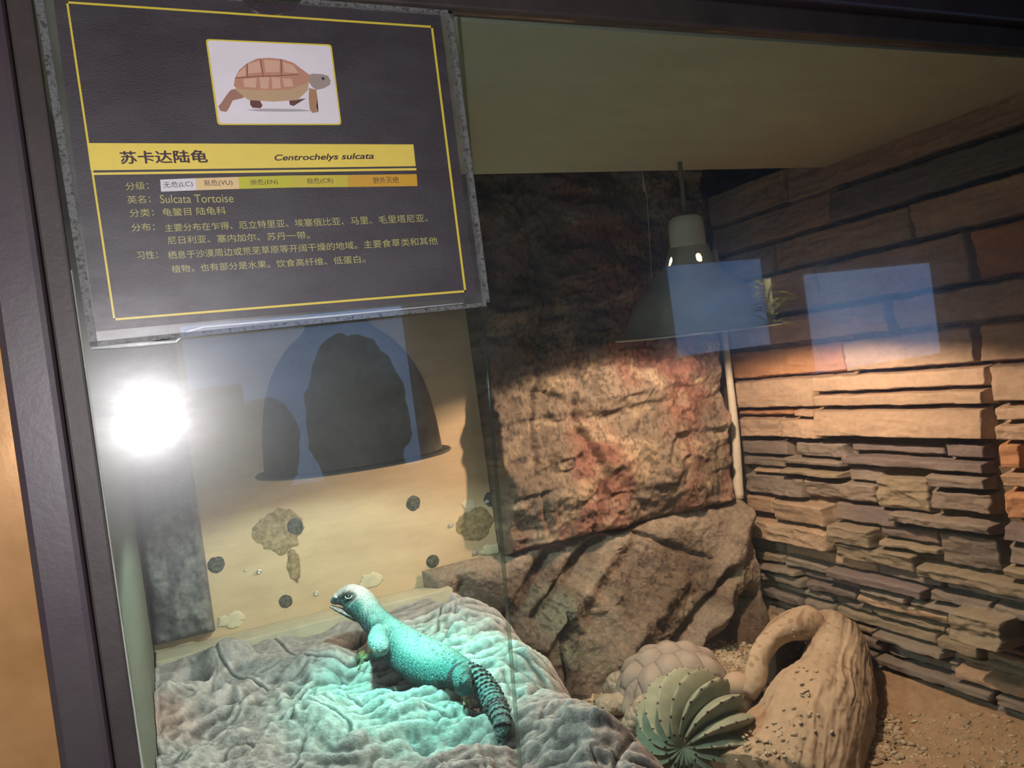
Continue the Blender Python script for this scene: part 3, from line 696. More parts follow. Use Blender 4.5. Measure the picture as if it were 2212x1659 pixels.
    # dark flecks and bands on the flank
    fl = 1.5 * sm(.05, .4, fbm(P[:, 0] * 70 + 200 * P[:, 1], P[:, 1] * 30, P[:, 2] * 120, 3, 9)) * sm(.012, -.004, dz); c *= (1 - .45 * fl[:, None])
    # tail
    dt = ((P[:, None, :] - cps[None, ::6]) ** 2).sum(2).min(1) ** .5; tl = (dt < .024) & (P[:, 1] < .368)
    ac = arc[((P[:, None, :] - cps[None, ::3]) ** 2).sum(2).argmin(1) * 3]; ph = (ac / .0082) % 1.0
    tc_ = np.where((ph[:, None] > .74) | (ph[:, None] < .05), np.array((.03, .035, .05)), np.array((.14, .30, .31)))
    c = np.where(tl[:, None], tc_, c)
    # face
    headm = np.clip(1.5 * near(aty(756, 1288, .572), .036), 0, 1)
    up = sm(.15, .6, Nn[:, 2]) * headm; c = c * (1 - up[:, None]) + np.array((.85, .83, .82)) * up[:, None]  # overexposed top light painted white on upward-facing head skin
    for px, py, y, r, s_ in ((753, 1287, .555, .0072, 1), (743, 1288, .560, .0066, .9), (734, 1291, .566, .0050, .8), (763, 1288, .551, .0055, .8), (758, 1297, .552, .0040, .5)):
        d = np.clip(1.6 * near(aty(px, py, y), r), 0, 1)[:, None]; c = c * (1 - .93 * s_ * d) + np.array((.012, .022, .028)) * .93 * s_ * d
    mouth = np.array([near(aty(px, py, y), r) for px, py, y, r in ((722, 1304, .578, .0055), (732, 1308, .572, .0065), (744, 1314, .568, .0055))]).max(0)[:, None]
    c = c * (1 - mouth) + np.array((.14, .04, .05)) * mouth
    for px, py, y, r in ((790, 1356, .525, .013), (800, 1372, .512, .014), (816, 1350, .512, .010), (803, 1338, .53, .007), (843, 1385, .485, .013), (853, 1410, .470, .017), (848, 1368, .49, .008), (900, 1465, .42, .016), (790, 1344, .54, .014)):
        d = near(aty(px, py, y), r)[:, None]; c = c * (1 - .75 * d) + np.array((.03, .045, .06)) * .75 * d
    d = near(sh * .45 + elbow * .55, .020)[:, None]; c = c * (1 - .6 * d) + np.array((.035, .13, .16)) * .6 * d
    # scaled forearm darker, feet yellowish
    d = near((w1 + elbow) / 2, .017)[:, None]; c = c * (1 - .7 * d) + np.array((.06, .09, .10)) * .7 * d
    d = near((kn2 * .4 + ft * .6), .012)[:, None]; c = c * (1 - .8 * d) + np.array((.05, .05, .045)) * .8 * d
    for q, r in [(h1, .012)] + [(t, .007) for _, t in tf] + [(m_, .006) for m_, _ in tf]:
        d = near(q, r)[:, None]; c = c * (1 - .6 * d) + np.array((.45, .55, .25)) * .6 * d
    for q, r in [(ft, .009)] + [(t, .008) for _, t in th] + [(m_, .006) for m_, _ in th]:
        d = near(q, r)[:, None]; c = c * (1 - d) + np.array((.66, .56, .33)) * d
    # scale grain in the shape itself
    g = .00045 * vn(P[:, 0] * 520, P[:, 1] * 520, P[:, 2] * 520, 4)
    hm = np.clip(1 - headm, .2, 1)
    wr_ = .0006 * np.sin((P @ np.array([.55, -.83, .1])) * 900) * hm * (dt > .022)
    setco(me, P + Nn * (g * hm + wr_)[:, None])
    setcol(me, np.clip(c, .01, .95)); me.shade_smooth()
    M = mat('lizard_skin', attr=True, rough=.5, noise=.12, nscale=150, voro=1.0, cell=.5, vscale=600, bdist=.0012, bump=.25, bscale=500, spec=.5)
    root = link('spiny_tailed_lizard', me, M)
    tag(root, 'blue-green spiny-tailed lizard with open mouth basking on the grey rock', 'lizard')
    # eye
    e = np.array(aty(753, 1288, .5535)); V, F = ellipsoid(e, (.0036, .0030, .0032), None, 20, 14)
    ey = link('eye', mesh_from('eye', V, F), mat('eye', (.02, .02, .02), .1, spec=.8), root)
    M_lid = mat('eyelid', (.50, .62, .60), .5)
    c3 = e - np.array(CAM); c3 /= np.linalg.norm(c3); sd_ = np.cross(c3, [0, 0, 1]); sd_ /= np.linalg.norm(sd_); upv = np.cross(sd_, c3)
    pts = [(*(e - c3 * .0016 + sd_ * math.cos(t) * .0046 + upv * math.sin(t) * .0030), .0007) for t in np.linspace(math.radians(165), math.radians(375), 14)]
    V, F = sweep(pts, 8, tuple(c3)); link('eyelid', mesh_from('eyelid', V, F), M_lid, root)
    V, F = ellipsoid(aty(726, 1290, .5665), (.0016, .0012, .0014), None, 12, 8); link('nostril', mesh_from('nostril', V, F), mat('nostril', (.7, .8, .8), .4), root)
    # claws
    M_claw = mat('claw', (.03, .03, .03), .35)
    for m_, t in tf + th:
        dr = t - m_; dr[2] = -.001; dr /= np.linalg.norm(dr)
        V, F = sweep([(*t, .0012), (*(t + dr * .003), .0008), (*(t + dr * .006 - np.array([0, 0, .0012])), .0001)], 8)
        link('claw', mesh_from('claw', V, F), M_claw, root)
lizard()

# ================================================================== TORTOISE, CACTUS, HIDE, STONES
def tortoise():
    c0 = on_floor(1455, 1512, .010)
    hd = on_floor(1314, 1552, .022)
    ax = hd - c0; ax[2] = 0; ax /= np.linalg.norm(ax); sd = np.array([-ax[1], ax[0], 0])
    Rr = np.array([ax, sd, [0, 0, 1]]).T
    root = empty('tortoise', tuple(c0)); tag(root, 'sandy grey tortoise resting behind the cactus by the grey rock', 'tortoise')
    # shell as a dome with scutes
    nt, npn = 120, 300
    th = np.linspace(0.002, math.pi / 2 * 1.12, nt); ph = np.linspace(0, 2 * math.pi, npn); TH, PH = np.meshgrid(th, ph, indexing='ij')
    X = np.sin(TH) * np.cos(PH); Y_ = np.sin(TH) * np.sin(PH); Z_ = np.cos(TH)
    cent = []
    for k in (-.80, -.40, 0, .40, .80): cent.append((k, 0))
    for k in (-.60, -.2, .2, .60): cent += [(k, .56), (k, -.56)]
    for q in np.linspace(0, 2 * math.pi, 22, endpoint=False): cent.append((1.10 * math.cos(q), 1.10 * math.sin(q)))
    cent = np.array(cent)
    dd = np.stack([np.hypot(X - a, Y_ - b) for a, b in cent]); srt = np.sort(dd, 0); e = srt[1] - srt[0]; near0 = srt[0]
    groove = np.exp(-(e / .018) ** 2); ring_ = .0008 * np.sin(near0 * 130); dome_ = .010 * np.exp(-(near0 / .18) ** 2)
    r = 1 + (dome_ + ring_ * sm(.08, .12, near0) * .5) / .1 - .022 * groove
    a_, b_, h_ = .094, .078, .072
    flare = 1 + .10 * sm(1.35, 1.7, TH)
    P = np.stack([X * a_ * r * flare, Y_ * b_ * r * flare, np.maximum(Z_, -.12) * h_ * r], -1)
    P[..., 2] += .012
    P = P.reshape(-1, 3) @ Rr.T
    V, q = grid(P.reshape(nt, npn, 3))
    cc = np.array((.36, .32, .29)) * (1 - .4 * groove[..., None]) * (1 + .25 * dome_[..., None] / .01 - .1)
    M = mat('dusty_shell', attr=True, rough=.7, noise=.12, nscale=60, bump=.3, bscale=200, spec=.3)
    link('shell', mesh_from('shell', V, q, cc.reshape(-1, 3)), M, root)
    Ms = mat('tortoise_skin', (.42, .38, .31), .8, noise=.15, nscale=80, voro=.9, vscale=110, bdist=.003, bump=.3, bscale=300)
    lh = hd - c0
    V, F = merge([ellipsoid(lh, (.023, .021, .019), None, 28, 18), ellipsoid(lh + ax * .012 - np.array([0, 0, .006]), (.014, .015, .012), None, 20, 12), sweep([(*(lh * .55), .018), (*(lh * .8), .019), (*lh, .016)], 20)])
    me = remesh(V, F, .0016, 3); link('head', me, Ms, root)
    for s_ in (-1, 1):
        V, F = ellipsoid(lh + ax * .014 + sd * s_ * .0165 + np.array([0, 0, .004]), (.0028, .0028, .003)); link('eye', mesh_from('eye', V, F), mat('tortoise_eye', (.03, .03, .03), .2), root)
    w = on_floor(1368, 1588, .010) - c0
    for base, tip, r0 in ((sd * .055 + ax * .06, None, .021), (-sd * .050 + ax * .065, None, .021), (sd * .055 - ax * .075, None, .020), (-sd * .055 - ax * .075, None, .020)):
        t = base * 1.35; t[2] = .0; b0 = base.copy(); b0[2] = .018
        if np.dot(base, w) == max(np.dot(bb, w) for bb in (sd * .055 + ax * .06, -sd * .050 + ax * .065)): t = w; t[2] = max(t[2], -.005)
        V, F = sweep(cr([(*b0, r0), (*((b0 + t) / 2 + np.array([0, 0, .006])), r0 * 1.05), (*t, r0 * .85), (*(t + np.array([0, 0, -.008])), r0 * .7)], 8), 24, (0, 1, 0))
        me = mesh_from('leg', V, F); link('leg', me, mat('leg_scales', (.42, .38, .31), .8, noise=.15, nscale=80, voro=1.0, vscale=85, bdist=.006), root)
tortoise()

def cactus():
    c0 = np.array(aty(1503, 1578, .415)); ap = np.array(aty(1456, 1642, .36)) - c0; ap /= np.linalg.norm(ap)
    R_ = .083
    q = np.cross([0, 0, 1.0], ap); q /= np.linalg.norm(q); w = np.cross(ap, q); Rr = np.array([q, w, ap]).T
    nr, n1, n2 = 16, 260, 16 * 56
    th = np.linspace(0.01, math.pi * .93, n1); ph = np.linspace(0, 2 * math.pi, n2 + 1); TH, PH = np.meshgrid(th, ph, indexing='ij')
    tw = PH + .30 * TH
    rb = 1 - 2 * np.abs((tw * nr / (2 * math.pi) + .5) % 1.0 - .5) ; rib = rb ** .85
    are = .5 + .5 * np.cos(TH * 22)
    amp = .25 * sm(.0, .5, TH)
    notch = .022 * (1 - are) * sm(.8, 1, rb)
    r = R_ * (1 - .30 * np.exp(-(TH / .22) ** 2)) * (1 - amp * (1 - rib) - notch) * (1 + .10 * np.sin(TH))
    P = np.stack([np.sin(TH) * np.cos(PH) * r, np.sin(TH) * np.sin(PH) * r, np.cos(TH) * r * .92], -1).reshape(-1, 3) @ Rr.T
    V, f = grid(P.reshape(n1, n2 + 1, 3))
    top = sm(.82, .97, rb)[..., None] * .5
    c = np.array((.27, .30, .23)) * (1 - top) + np.array((.44, .44, .36)) * top
    c = c * (1 + .18 * fbm(TH * 6, PH * 4, 0, 3, 5))[..., None]
    sp_ = (TH - .29) / .286; dth = (sp_ - np.round(sp_)) * .286 * R_; dph = (1 - rb) * math.pi / nr * np.sin(TH) * R_
    dot = (np.hypot(dth, dph) < .0019)[..., None] & (TH > .2)[..., None]
    c = np.where(dot, .02, c)
    M = mat('cactus_skin', attr=True, rough=.6, noise=.12, nscale=60, bump=.15, bscale=200)
    root = link('barrel_cactus', mesh_from('barrel_cactus', V, f, c.reshape(-1, 3)), M); root.location = tuple(c0)
    tag(root, 'pale green ribbed barrel cactus lying between the tortoise and the log', 'cactus')
cactus()

def hide():
    A = lambda px, py, y, r, sq=1.0: (*aty(px, py, y), r, sq)
    parts = []
    trunk = [A(1760, 1352, .52, .030), A(1794, 1372, .49, .044), A(1810, 1420, .455, .053), A(1802, 1480, .425, .063), A(1772, 1540, .395, .078), A(1748, 1600, .365, .082), A(1722, 1668, .335, .085), A(1700, 1740, .305, .085)]
    V, F = sweep(cr(trunk, 8), 40, (0, 1, 0)); parts.append((V, F))
    br = [A(1752, 1346, .50, .030), A(1702, 1358, .49, .021), A(1664, 1384, .475, .015), A(1640, 1422, .465, .013), A(1630, 1462, .455, .015), A(1614, 1500, .45, .012)]
    vdir = ray(1660, 1430); vdir = vdir / np.linalg.norm(vdir)
    for k in (0, .014, .028, .042, .056, .07):
        V, F = sweep(cr([(a + vdir[0] * k, b + vdir[1] * k, c + vdir[2] * k * .8, r) for a, b, c, r, q in br], 8), 24, (0, 1, 0)); parts.append((V, F))
    lip = [A(1625, 1490, .48, .010), A(1660, 1512, .50, .009), A(1700, 1520, .50, .014)]
    V, F = sweep(cr(lip, 6), 20, (0, 1, 0)); parts.append((V, F))
    bk = [A(1708, 1372, .56, .030), A(1682, 1425, .56, .032), A(1682, 1480, .55, .034)]
    V, F = sweep(cr(bk, 6), 24, (0, 1, 0)); parts.append((V, F))
    ap = [A(1730, 1560, .40, .06), A(1680, 1600, .365, .060, .7), A(1640, 1640, .34, .062, .7), A(1615, 1690, .31, .06, .7)]
    V, F = sweep(cr(ap, 6), 32, (0, 0, 1)); parts.append((V, F))
    V, F = merge(parts); me = remesh(V, F, .0026, 6)
    P = co(me); Nn = nor(me)
    axv = np.array(aty(1700, 1700, .33)) - np.array(aty(1785, 1372, .50)); axv /= np.linalg.norm(axv)
    c0 = np.array(aty(1786, 1480, .425)); rel = P - c0; al = rel @ axv
    s1 = np.cross(axv, [0, 0, 1.0]); s1 /= np.linalg.norm(s1); s2 = np.cross(axv, s1); ang = np.arctan2(rel @ s1, rel @ s2)
    gr = ridge(ang * 4.5 + .8 * fbm(al * 8, ang, 0, 2, 3), al * 4, 0, 3, 7); fine = fbm(ang * 30, al * 30, 0, 3, 9)
    d = .0034 * gr + .0016 * fine + .006 * fbm(P[:, 0] * 18, P[:, 1] * 18, P[:, 2] * 18, 4, 6) + .0015 * fbm(P[:, 0] * 70, P[:, 1] * 70, P[:, 2] * 70, 3, 16)
    setco(me, P + Nn * d[:, None])
    c = np.zeros((len(P), 3)); c[:] = (.44, .35, .26); c *= (1 + .12 * fbm(P[:, 0] * 25, P[:, 1] * 25, P[:, 2] * 25, 4, 4))[:, None]
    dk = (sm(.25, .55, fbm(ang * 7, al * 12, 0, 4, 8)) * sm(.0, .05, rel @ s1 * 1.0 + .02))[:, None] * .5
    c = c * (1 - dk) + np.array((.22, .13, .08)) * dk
    bkc = cr(bk, 6)[:, :3]; db = ((P[:, None, :] - bkc[None]) ** 2).sum(2).min(1) ** .5; dkb = (sm(.050, .040, db) * sm(.515, .53, P[:, 1]))[:, None]; c = c * (1 - .8 * dkb) + np.array((.07, .05, .04)) * .8 * dkb  # back of the hollow painted dark for the shade inside
    pk = sm(.42, .55, fbm(P[:, 0] * 90, P[:, 1] * 90, P[:, 2] * 90, 2, 14))[:, None] * .6; c = c * (1 - pk) + np.array((.18, .12, .08)) * pk
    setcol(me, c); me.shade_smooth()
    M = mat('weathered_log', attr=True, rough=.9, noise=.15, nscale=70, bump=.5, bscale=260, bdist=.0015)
    o = link('hollow_log', me, M); tag(o, 'sand-coloured hollow log hide with a dark opening against the stone wall', 'log')
    return P
hideP = hide()

# the smooth rounded stone beside the cactus
p = np.array(aty(1592, 1482, .47)); V, F = ellipsoid(p, (.023, .024, .022), None, 40, 28); zb = floor_h(p[0], p[1])
V2, F2 = sweep([(p[0] + .004, p[1], p[2] - .006, .018), (p[0] + .006, p[1] - .003, (p[2] + zb) / 2, .016), (p[0] + .006, p[1] - .004, zb - .004, .02)], 24, (0, 1, 0))
V, F = merge([(V, F), (V2, F2)]); me = remesh(V, F, .0018, 4)
tag(link('rounded_stone', me, mat('smooth_stone', (.46, .35, .27), .75, noise=.08, nscale=40)), 'smooth tan egg-like stone standing behind the cactus edge', 'stone')

# gravel: pale chips in the corner, along the cactus and on the log
def gravel():
    rng = np.random.RandomState(5); bm = bmesh.new(); bmesh.ops.create_icosphere(bm, subdivisions=1, radius=1.0)
    bm.verts.ensure_lookup_table(); bv = np.array([v.co[:] for v in bm.verts]); bf = np.array([[v.index for v in f.verts] for f in bm.faces]); bm.free()
    pts = []
    def zone(cx_, cy_, sx, sy, n, r):
        for _ in range(n):
            px = rng.normal(cx_, sx); py = rng.normal(cy_, sy); q = on_floor(px, py)
            if q[0] > 1.09 or q[1] > .74 or q[0] < .32: continue
            pts.append((q[0], q[1], floor_h(q[0], q[1]) + r * .2, r * rng.uniform(.6, 1.5)))
    zone(1540, 1425, 50, 16, 420, .0042); zone(1600, 1445, 45, 22, 420, .004); zone(1635, 1530, 30, 22, 380, .0038); zone(1450, 1440, 40, 10, 80, .004)
    zone(1350, 1600, 18, 12, 90, .0046); zone(1375, 1597, 12, 6, 70, .005); zone(1290, 1525, 14, 12, 80, .004); zone(1890, 1600, 30, 26, 260, .0045)
    for _ in range(260):
        q = on_floor(rng.uniform(1900, 2212), rng.uniform(1540, 1659))
        if q[0] < 1.08: pts.append((q[0], q[1], floor_h(q[0], q[1]), rng.uniform(.0015, .004)))
    V = []; F = []; o = 0
    for (x, y, z, r) in pts:
        s_ = np.array([rng.uniform(.7, 1.5), rng.uniform(.7, 1.2), rng.uniform(.4, .8)]) * r; a = rng.uniform(0, 6.28)
        m_ = bv * (1 + .25 * rng.randn(len(bv), 1)) * s_; m_ = m_ @ np.array([[math.cos(a), math.sin(a), 0], [-math.sin(a), math.cos(a), 0], [0, 0, 1]])
        V.append(m_ + np.array([x, y, z])); F.append(bf + o); o += len(bv)
    o_ = link('gravel', mesh_from('gravel', np.vstack(V), np.vstack(F), smooth=False), mat('gravel_chips', (.46, .37, .26), .85, noise=.4, nscale=60, color2=(.58, .50, .38)))
    tag(o_, 'pale limestone gravel chips scattered on the sand around the log', 'gravel', kind='stuff')
    # chips lying on top of the log apron
    V = []; F = []; o = 0; n = 0
    for _ in range(1500):
        px, py = (rng.normal(1660, 45), rng.normal(1600, 40)) if rng.rand() < .75 else (rng.normal(1740, 15), rng.normal(1450, 60))
        d = ray(px, py); d = d / np.linalg.norm(d); rel = hideP - CAM; t = rel @ d; off = np.linalg.norm(rel - t[:, None] * d, axis=1)
        k = np.where(off < .004)[0]
        if len(k) == 0: continue
        j = k[t[k].argmin()]; q = hideP[j]; r = rng.uniform(.0012, .0036)
        s_ = np.array([rng.uniform(.7, 1.6), rng.uniform(.7, 1.2), .6]) * r; a = rng.uniform(0, 6.28)
        m_ = bv * (1 + .25 * rng.randn(len(bv), 1)) * s_; m_ = m_ @ np.array([[math.cos(a), math.sin(a), 0], [-math.sin(a), math.cos(a), 0], [0, 0, 1]])
        V.append(m_ + q - d * .004); F.append(bf + o); o += len(bv); n += 1
        if n > 110: break
    if V:
        o_ = link('gravel', mesh_from('gravel', np.vstack(V), np.vstack(F), smooth=False), mat('gravel_chips_pale', (.54, .46, .35), .85, noise=.5, nscale=90))
        tag(o_, 'pale gravel chips lying on the lower apron of the hollow log', 'gravel', kind='stuff')
gravel()

# ================================================================== FRAME, GLASS AND THE SIGN
M_frame = mat('dark_lacquer', (.062, .042, .055), .42, noise=.25, nscale=20, bump=.15, bscale=120, spec=.5, color2=(.055, .045, .045))
M_frame2 = mat('brown_lacquer', (.055, .044, .040), .5, noise=.35, nscale=25, bump=.2, bscale=160, spec=.4)
tag(box('trim_1', (-.080, -.016, -.72), (-.053, .030, .60), M_frame, bev=.004), kind='structure')
tag(box('trim_2', (-.0525, -.004, -.72), (-.0385, .010, .281), M_frame2, bev=.0015), kind='structure')
tag(box('trim_3', (-.0525, -.006, .2815), (1.30, .010, .305), M_frame2, bev=.002), kind='structure')
tag(box('trim_4', (-.0525, -.018, .306), (1.30, .010, .60), M_frame, bev=.003), kind='structure')
M_seal = mat('sealant', (.45, .50, .40), .5, noise=.3, nscale=60)
V, F = sweep([(-.0385, .001, -.72, .0022), (-.0385, .001, -.3, .0020), (-.039, .001, -.1, .0016), (-.0385, .001, .1, .0012)], 10, (0, 1, 0)); tag(link('trim_5', mesh_from('trim_5', V, F), M_seal), kind='structure')
# golden pillar beyond the frame
M_gold = mat('gold_board', (.44, .23, .08), .20, .25, noise=.22, nscale=9, bump=.06, bscale=60, color2=(.52, .29, .12))
gp = box('wall_pillar', (-.60, 0, -1.4), (0, .06, 1.0), M_gold); gp.location = (-.081, -.004, 0); gp.rotation_euler = (0, 0, math.radians(2.5)); tag(gp, kind='structure')

M_glass = glassy('tank_glass', 1.5, .008, (.765, .795, .77), 0.0, .024, .13, True, .32, .030)
a_t = aty(1010, 0, .0)[0] ; e0 = aty(1050, 640, 0); e1 = aty(1096, 1200, 0); sl_ = (e1[0] - e0[0]) / (e1[2] - e0[2])
xt = e0[0] + (.281 - e0[2]) * sl_; xb = e0[0] + (-.72 - e0[2]) * sl_
def pane(name, quad, y0, y1):
    bm = bmesh.new(); vs0 = [bm.verts.new((x, y0, z)) for x, z in quad]; vs1 = [bm.verts.new((x, y1, z)) for x, z in quad]
    bm.faces.new(vs0); bm.faces.new(vs1[::-1])
    for i in range(4):
        j = (i + 1) % 4; bm.faces.new((vs0[i], vs1[i], vs1[j], vs0[j]))
    bmesh.ops.recalc_face_normals(bm, faces=bm.faces); me = bpy.data.meshes.new(name); bm.to_mesh(me); bm.free(); return me
tag(link('window_1', pane('window_1', [(-.0385, -.72), (1.30, -.72), (1.30, .281), (-.0385, .281)], 0.0, .004), M_glass), kind='structure')
M_edge = glassy('glass_edge', 1.5, .02, (.75, .82, .77), .1, .03, .3, False)
me = pane('window_2', [(xb - .0010, -.72), (xb, -.72), (xt, .281), (xt - .0010, .281)], .005, .011)
tag(link('window_2', me, M_edge), kind='structure')

# ---- sign
YS = -.0065
def S2(px, py, dy=0.0): return aty(px, py, YS - dy)
root = empty('species_sign', tuple(S2(575, 360)))
tag(root, 'black and yellow tortoise information sign in a clear acrylic holder on the glass', 'sign')
o0 = Vector(root.location)
def sref(o): o.parent = root; o.matrix_parent_inverse = Matrix.Translation(-o0); return o
M_paper = mat('sign_black', (.025, .014, .020), .55, noise=.35, nscale=25, spec=.75, voro=.35, vscale=900, bdist=.0004, bump=.8, bscale=900)
M_yel = mat('sign_yellow', (.95, .74, .11), .5); M_yel2 = mat('sign_yellow_line', (.85, .68, .06), .5)
M_ink = mat('sign_ink', (.05, .02, .035), .5); M_txt = mat('sign_text_yellow', (.50, .47, .14), .5)
M_white = mat('photo_white', (.92, .86, .90), .5)
def flat(name, pts, m, dy, px=True):
    P = [Vector(S2(*p, dy)) if px else Vector(p) for p in pts]
    bm = bmesh.new(); v = [bm.verts.new(q) for q in P]; f = bm.faces.new(v); bmesh.ops.triangulate(bm, faces=[f])
    me = bpy.data.meshes.new(name); bm.to_mesh(me); bm.free(); o = link(name, me, m); return sref(o)
def joined(name, polys, dy, m):
    bm = bmesh.new()
    for pts in polys:
        f = bm.faces.new([bm.verts.new(Vector(S2(*p, dy))) for p in pts]); bmesh.ops.triangulate(bm, faces=[f])
    me = bpy.data.meshes.new(name); bm.to_mesh(me); bm.free(); return sref(link(name, me, m))
def lines(segs_, w, dy, name, m):
    polys = []
    for (a, b) in segs_:
        a = np.array(a, float); b = np.array(b, float); d = b - a; d /= np.linalg.norm(d); n = np.array([-d[1], d[0]]) * w / 2
        polys.append([tuple(a - n - d * w / 2), tuple(b - n + d * w / 2), tuple(b + n + d * w / 2), tuple(a + n - d * w / 2)])
    return joined(name, polys, dy, m)
card = flat('card', [(113, -22), (950, 28), (1030, 640), (207, 716)], M_paper, 0)
lines([((145, 5), (933, 58)), ((933, 58), (1005, 629)), ((1005, 629), (247, 690)), ((247, 690), (145, 5))], 4.6, .0002, 'border_line', M_yel2)
joined('title_band', [[(188, 309), (893, 312), (898, 359), (196, 368)], [(198, 373), (899, 363), (900, 368), (199, 378)]], .0003, M_yel)
# threat ladder
lad = [((346, 388), (422, 385), (.80, .78, .80)), ((422, 385), (515, 382), (.85, .63, .30)), ((515, 382), (630, 379), (.62, .60, .03)), ((630, 379), (750, 378), (.66, .55, .05)), ((750, 378), (900, 376), (.72, .40, .03))]
for k, (a, b, c_) in enumerate(lad):
    joined('status_box', [[a, b, (b[0] + 2, b[1] + 26), (a[0] + 2, a[1] + 26)]], .0003, mat('status_colour', c_, .5))
def text(body, p0, p1, hpx, m, dy=.0005, shear=0.0, bold=0.0, name='lettering'):
    c_ = bpy.data.curves.new(name, 'FONT'); c_.body = body; c_.offset = bold; c_.shear = shear
    o = bpy.data.objects.new(name, c_); COL.objects.link(o)
    dg = bpy.context.evaluated_depsgraph_get(); dg.update()
    me = bpy.data.meshes.new_from_object(o.evaluated_get(dg)); bpy.data.objects.remove(o)
    V = co(me); x0, x1 = V[:, 0].min(), V[:, 0].max(); y0, y1 = V[:, 1].min(), V[:, 1].max()
    a = np.array(p0, float); b = np.array(p1, float); u = (V[:, 0] - x0) / (x1 - x0); v = (V[:, 1] - y0) / (y1 - y0)
    upd = np.array([-.135, -1.0]) * hpx
    Q = np.array([S2(*(a + (b - a) * uu + upd * vv), dy) for uu, vv in zip(u, v)])
    setco(me, Q); me.name = name; return me
def textobj(name, items, m):
    bm = bmesh.new()
    for me in items: bm.from_mesh(me)
    me = bpy.data.meshes.new(name); bm.to_mesh(me); bm.free(); return sref(link(name, me, m))
ink = [text('苏卡达陆龟', (262 + q, 354 + w_), (449 + q, 351 + w_), 27, None, dy=.0005 + .00001 * i_) for i_, (q, w_) in enumerate(((-1, 0), (0, -.7), (.8, .5), (1.2, 0)))] + [text('Centrochelys sulcata', (594, 351), (809, 347), 17, None, shear=.25, bold=.022),
       text('无危(LC)', (354, 408), (417, 405), 15, None), text('易危(VU)', (441, 404), (503, 402), 15, None), text('濒危(EN)', (541, 402), (601, 400), 14, None), text('极危(CR)', (664, 399), (720, 397), 14, None), text('野外灭绝', (807, 397), (862, 395), 14, None)]
textobj('title_lettering', ink, M_ink)
T = lambda b, x0, y0, x1, y1, h=17: text(b, (x0, y0), (x1, y1), h, None)
body_ = [T('分级：', 272, 411, 322, 409), T('英名：', 276, 440, 326, 438), T('Sulcata Tortoise', 347, 439, 505, 437, 18), T('分类：', 281, 469, 333, 467), T('龟鳖目 陆龟科', 352, 467, 489, 463),
         T('分布：', 285, 500, 335, 498), T('主要分布在乍得、厄立特里亚、埃塞俄比亚、马里、毛里塔尼亚、', 357, 501, 925, 479), T('尼日利亚、塞内加尔、苏丹一带。', 363, 528, 670, 516),
         T('习性：', 297, 560, 342, 558), T('栖息于沙漠周边或荒芜草原等开阔干燥的地域。主要食草类和其他', 364, 560, 946, 528), T('植物，也有部分是水果。饮食高纤维、低蛋白。', 372, 590, 790, 568)]
textobj('body_lettering', body_, M_txt)
# photo of a walking tortoise
def rr(c, rad=7, n=4):
    out = []
    for i, p in enumerate(c):
        p = np.array(p, float); a = np.array(c[i - 1], float); b = np.array(c[(i + 1) % len(c)], float)
        u = (a - p) / np.linalg.norm(a - p); v = (b - p) / np.linalg.norm(b - p)
        for t in np.linspace(0, 1, n): out.append(tuple(p + u * rad * (1 - t) ** 2 + v * rad * t ** 2))
    return out
joined('photo_border', [rr([(444, 84), (716, 96), (738, 270), (470, 270)])], .0002, M_yel2)
photo = joined('photo', [rr([(448, 87), (713, 99), (735, 267), (474, 267)])], .0003, M_white)
PC = lambda u, v: (80 + u / 2.212, v / 2.212)
def pic(name, pts, col, dy): o = joined(name, [[PC(*p) for p in pts]], dy, mat(name + '_print', col, .5)); return o
TB = (.62, .30, .20)
pic('tortoise_print_shadow', [(1000, 525), (1080, 519), (1250, 521), (1330, 530), (1200, 534), (1060, 532)], (.50, .46, .48), .00034)
pic('tortoise_print_far_leg', [(1018, 475), (1060, 470), (1078, 505), (1068, 517), (1030, 515), (1018, 500)], (.16, .06, .05), .00036)
pic('tortoise_print_far_leg', [(1205, 480), (1285, 470), (1240, 495), (1225, 507), (1207, 500)], (.16, .06, .05), .00036)
pic('tortoise_print_leg', [(945, 425), (1000, 450), (985, 468), (935, 480), (918, 515), (905, 535), (875, 530), (866, 508), (880, 492), (905, 455), (925, 430)], (.42, .22, .15), .00038)
pic('tortoise_print_leg', [(1300, 420), (1335, 430), (1340, 470), (1335, 510), (1345, 535), (1315, 540), (1303, 520), (1298, 470)], (.48, .27, .13), .00038)
pic('tortoise_print_head', [(1290, 360), (1318, 352), (1360, 354), (1390, 362), (1403, 385), (1400, 405), (1370, 422), (1335, 430), (1315, 415), (1300, 395)], (.42, .34, .30), .00040)
pic('tortoise_print_underside', [(940, 400), (1300, 380), (1295, 430), (1245, 478), (1130, 486), (1010, 478), (955, 435)], (.62, .42, .24), .00042)
pic('tortoise_print_shell', [(945, 375), (965, 335), (1000, 305), (1050, 280), (1110, 276), (1170, 282), (1225, 300), (1265, 330), (1305, 360), (1303, 385), (1270, 405), (1220, 425), (1130, 432), (1020, 428), (960, 425), (940, 410)], TB, .00044)
for q in ([(1008, 305), (1062, 290), (1072, 345), (1010, 352)], [(1085, 285), (1160, 290), (1158, 345), (1090, 345)], [(1175, 295), (1225, 312), (1250, 350), (1180, 345)], [(960, 350), (995, 318), (998, 362), (955, 368)],
          [(985, 378), (1050, 372), (1045, 420), (990, 415)], [(1062, 370), (1110, 368), (1105, 425), (1068, 422)], [(1120, 368), (1160, 372), (1165, 420), (1125, 425)], [(1172, 374), (1215, 376), (1225, 412), (1182, 416)]):
    pic('tortoise_print_scute', q, (.80, .48, .34), .00046)
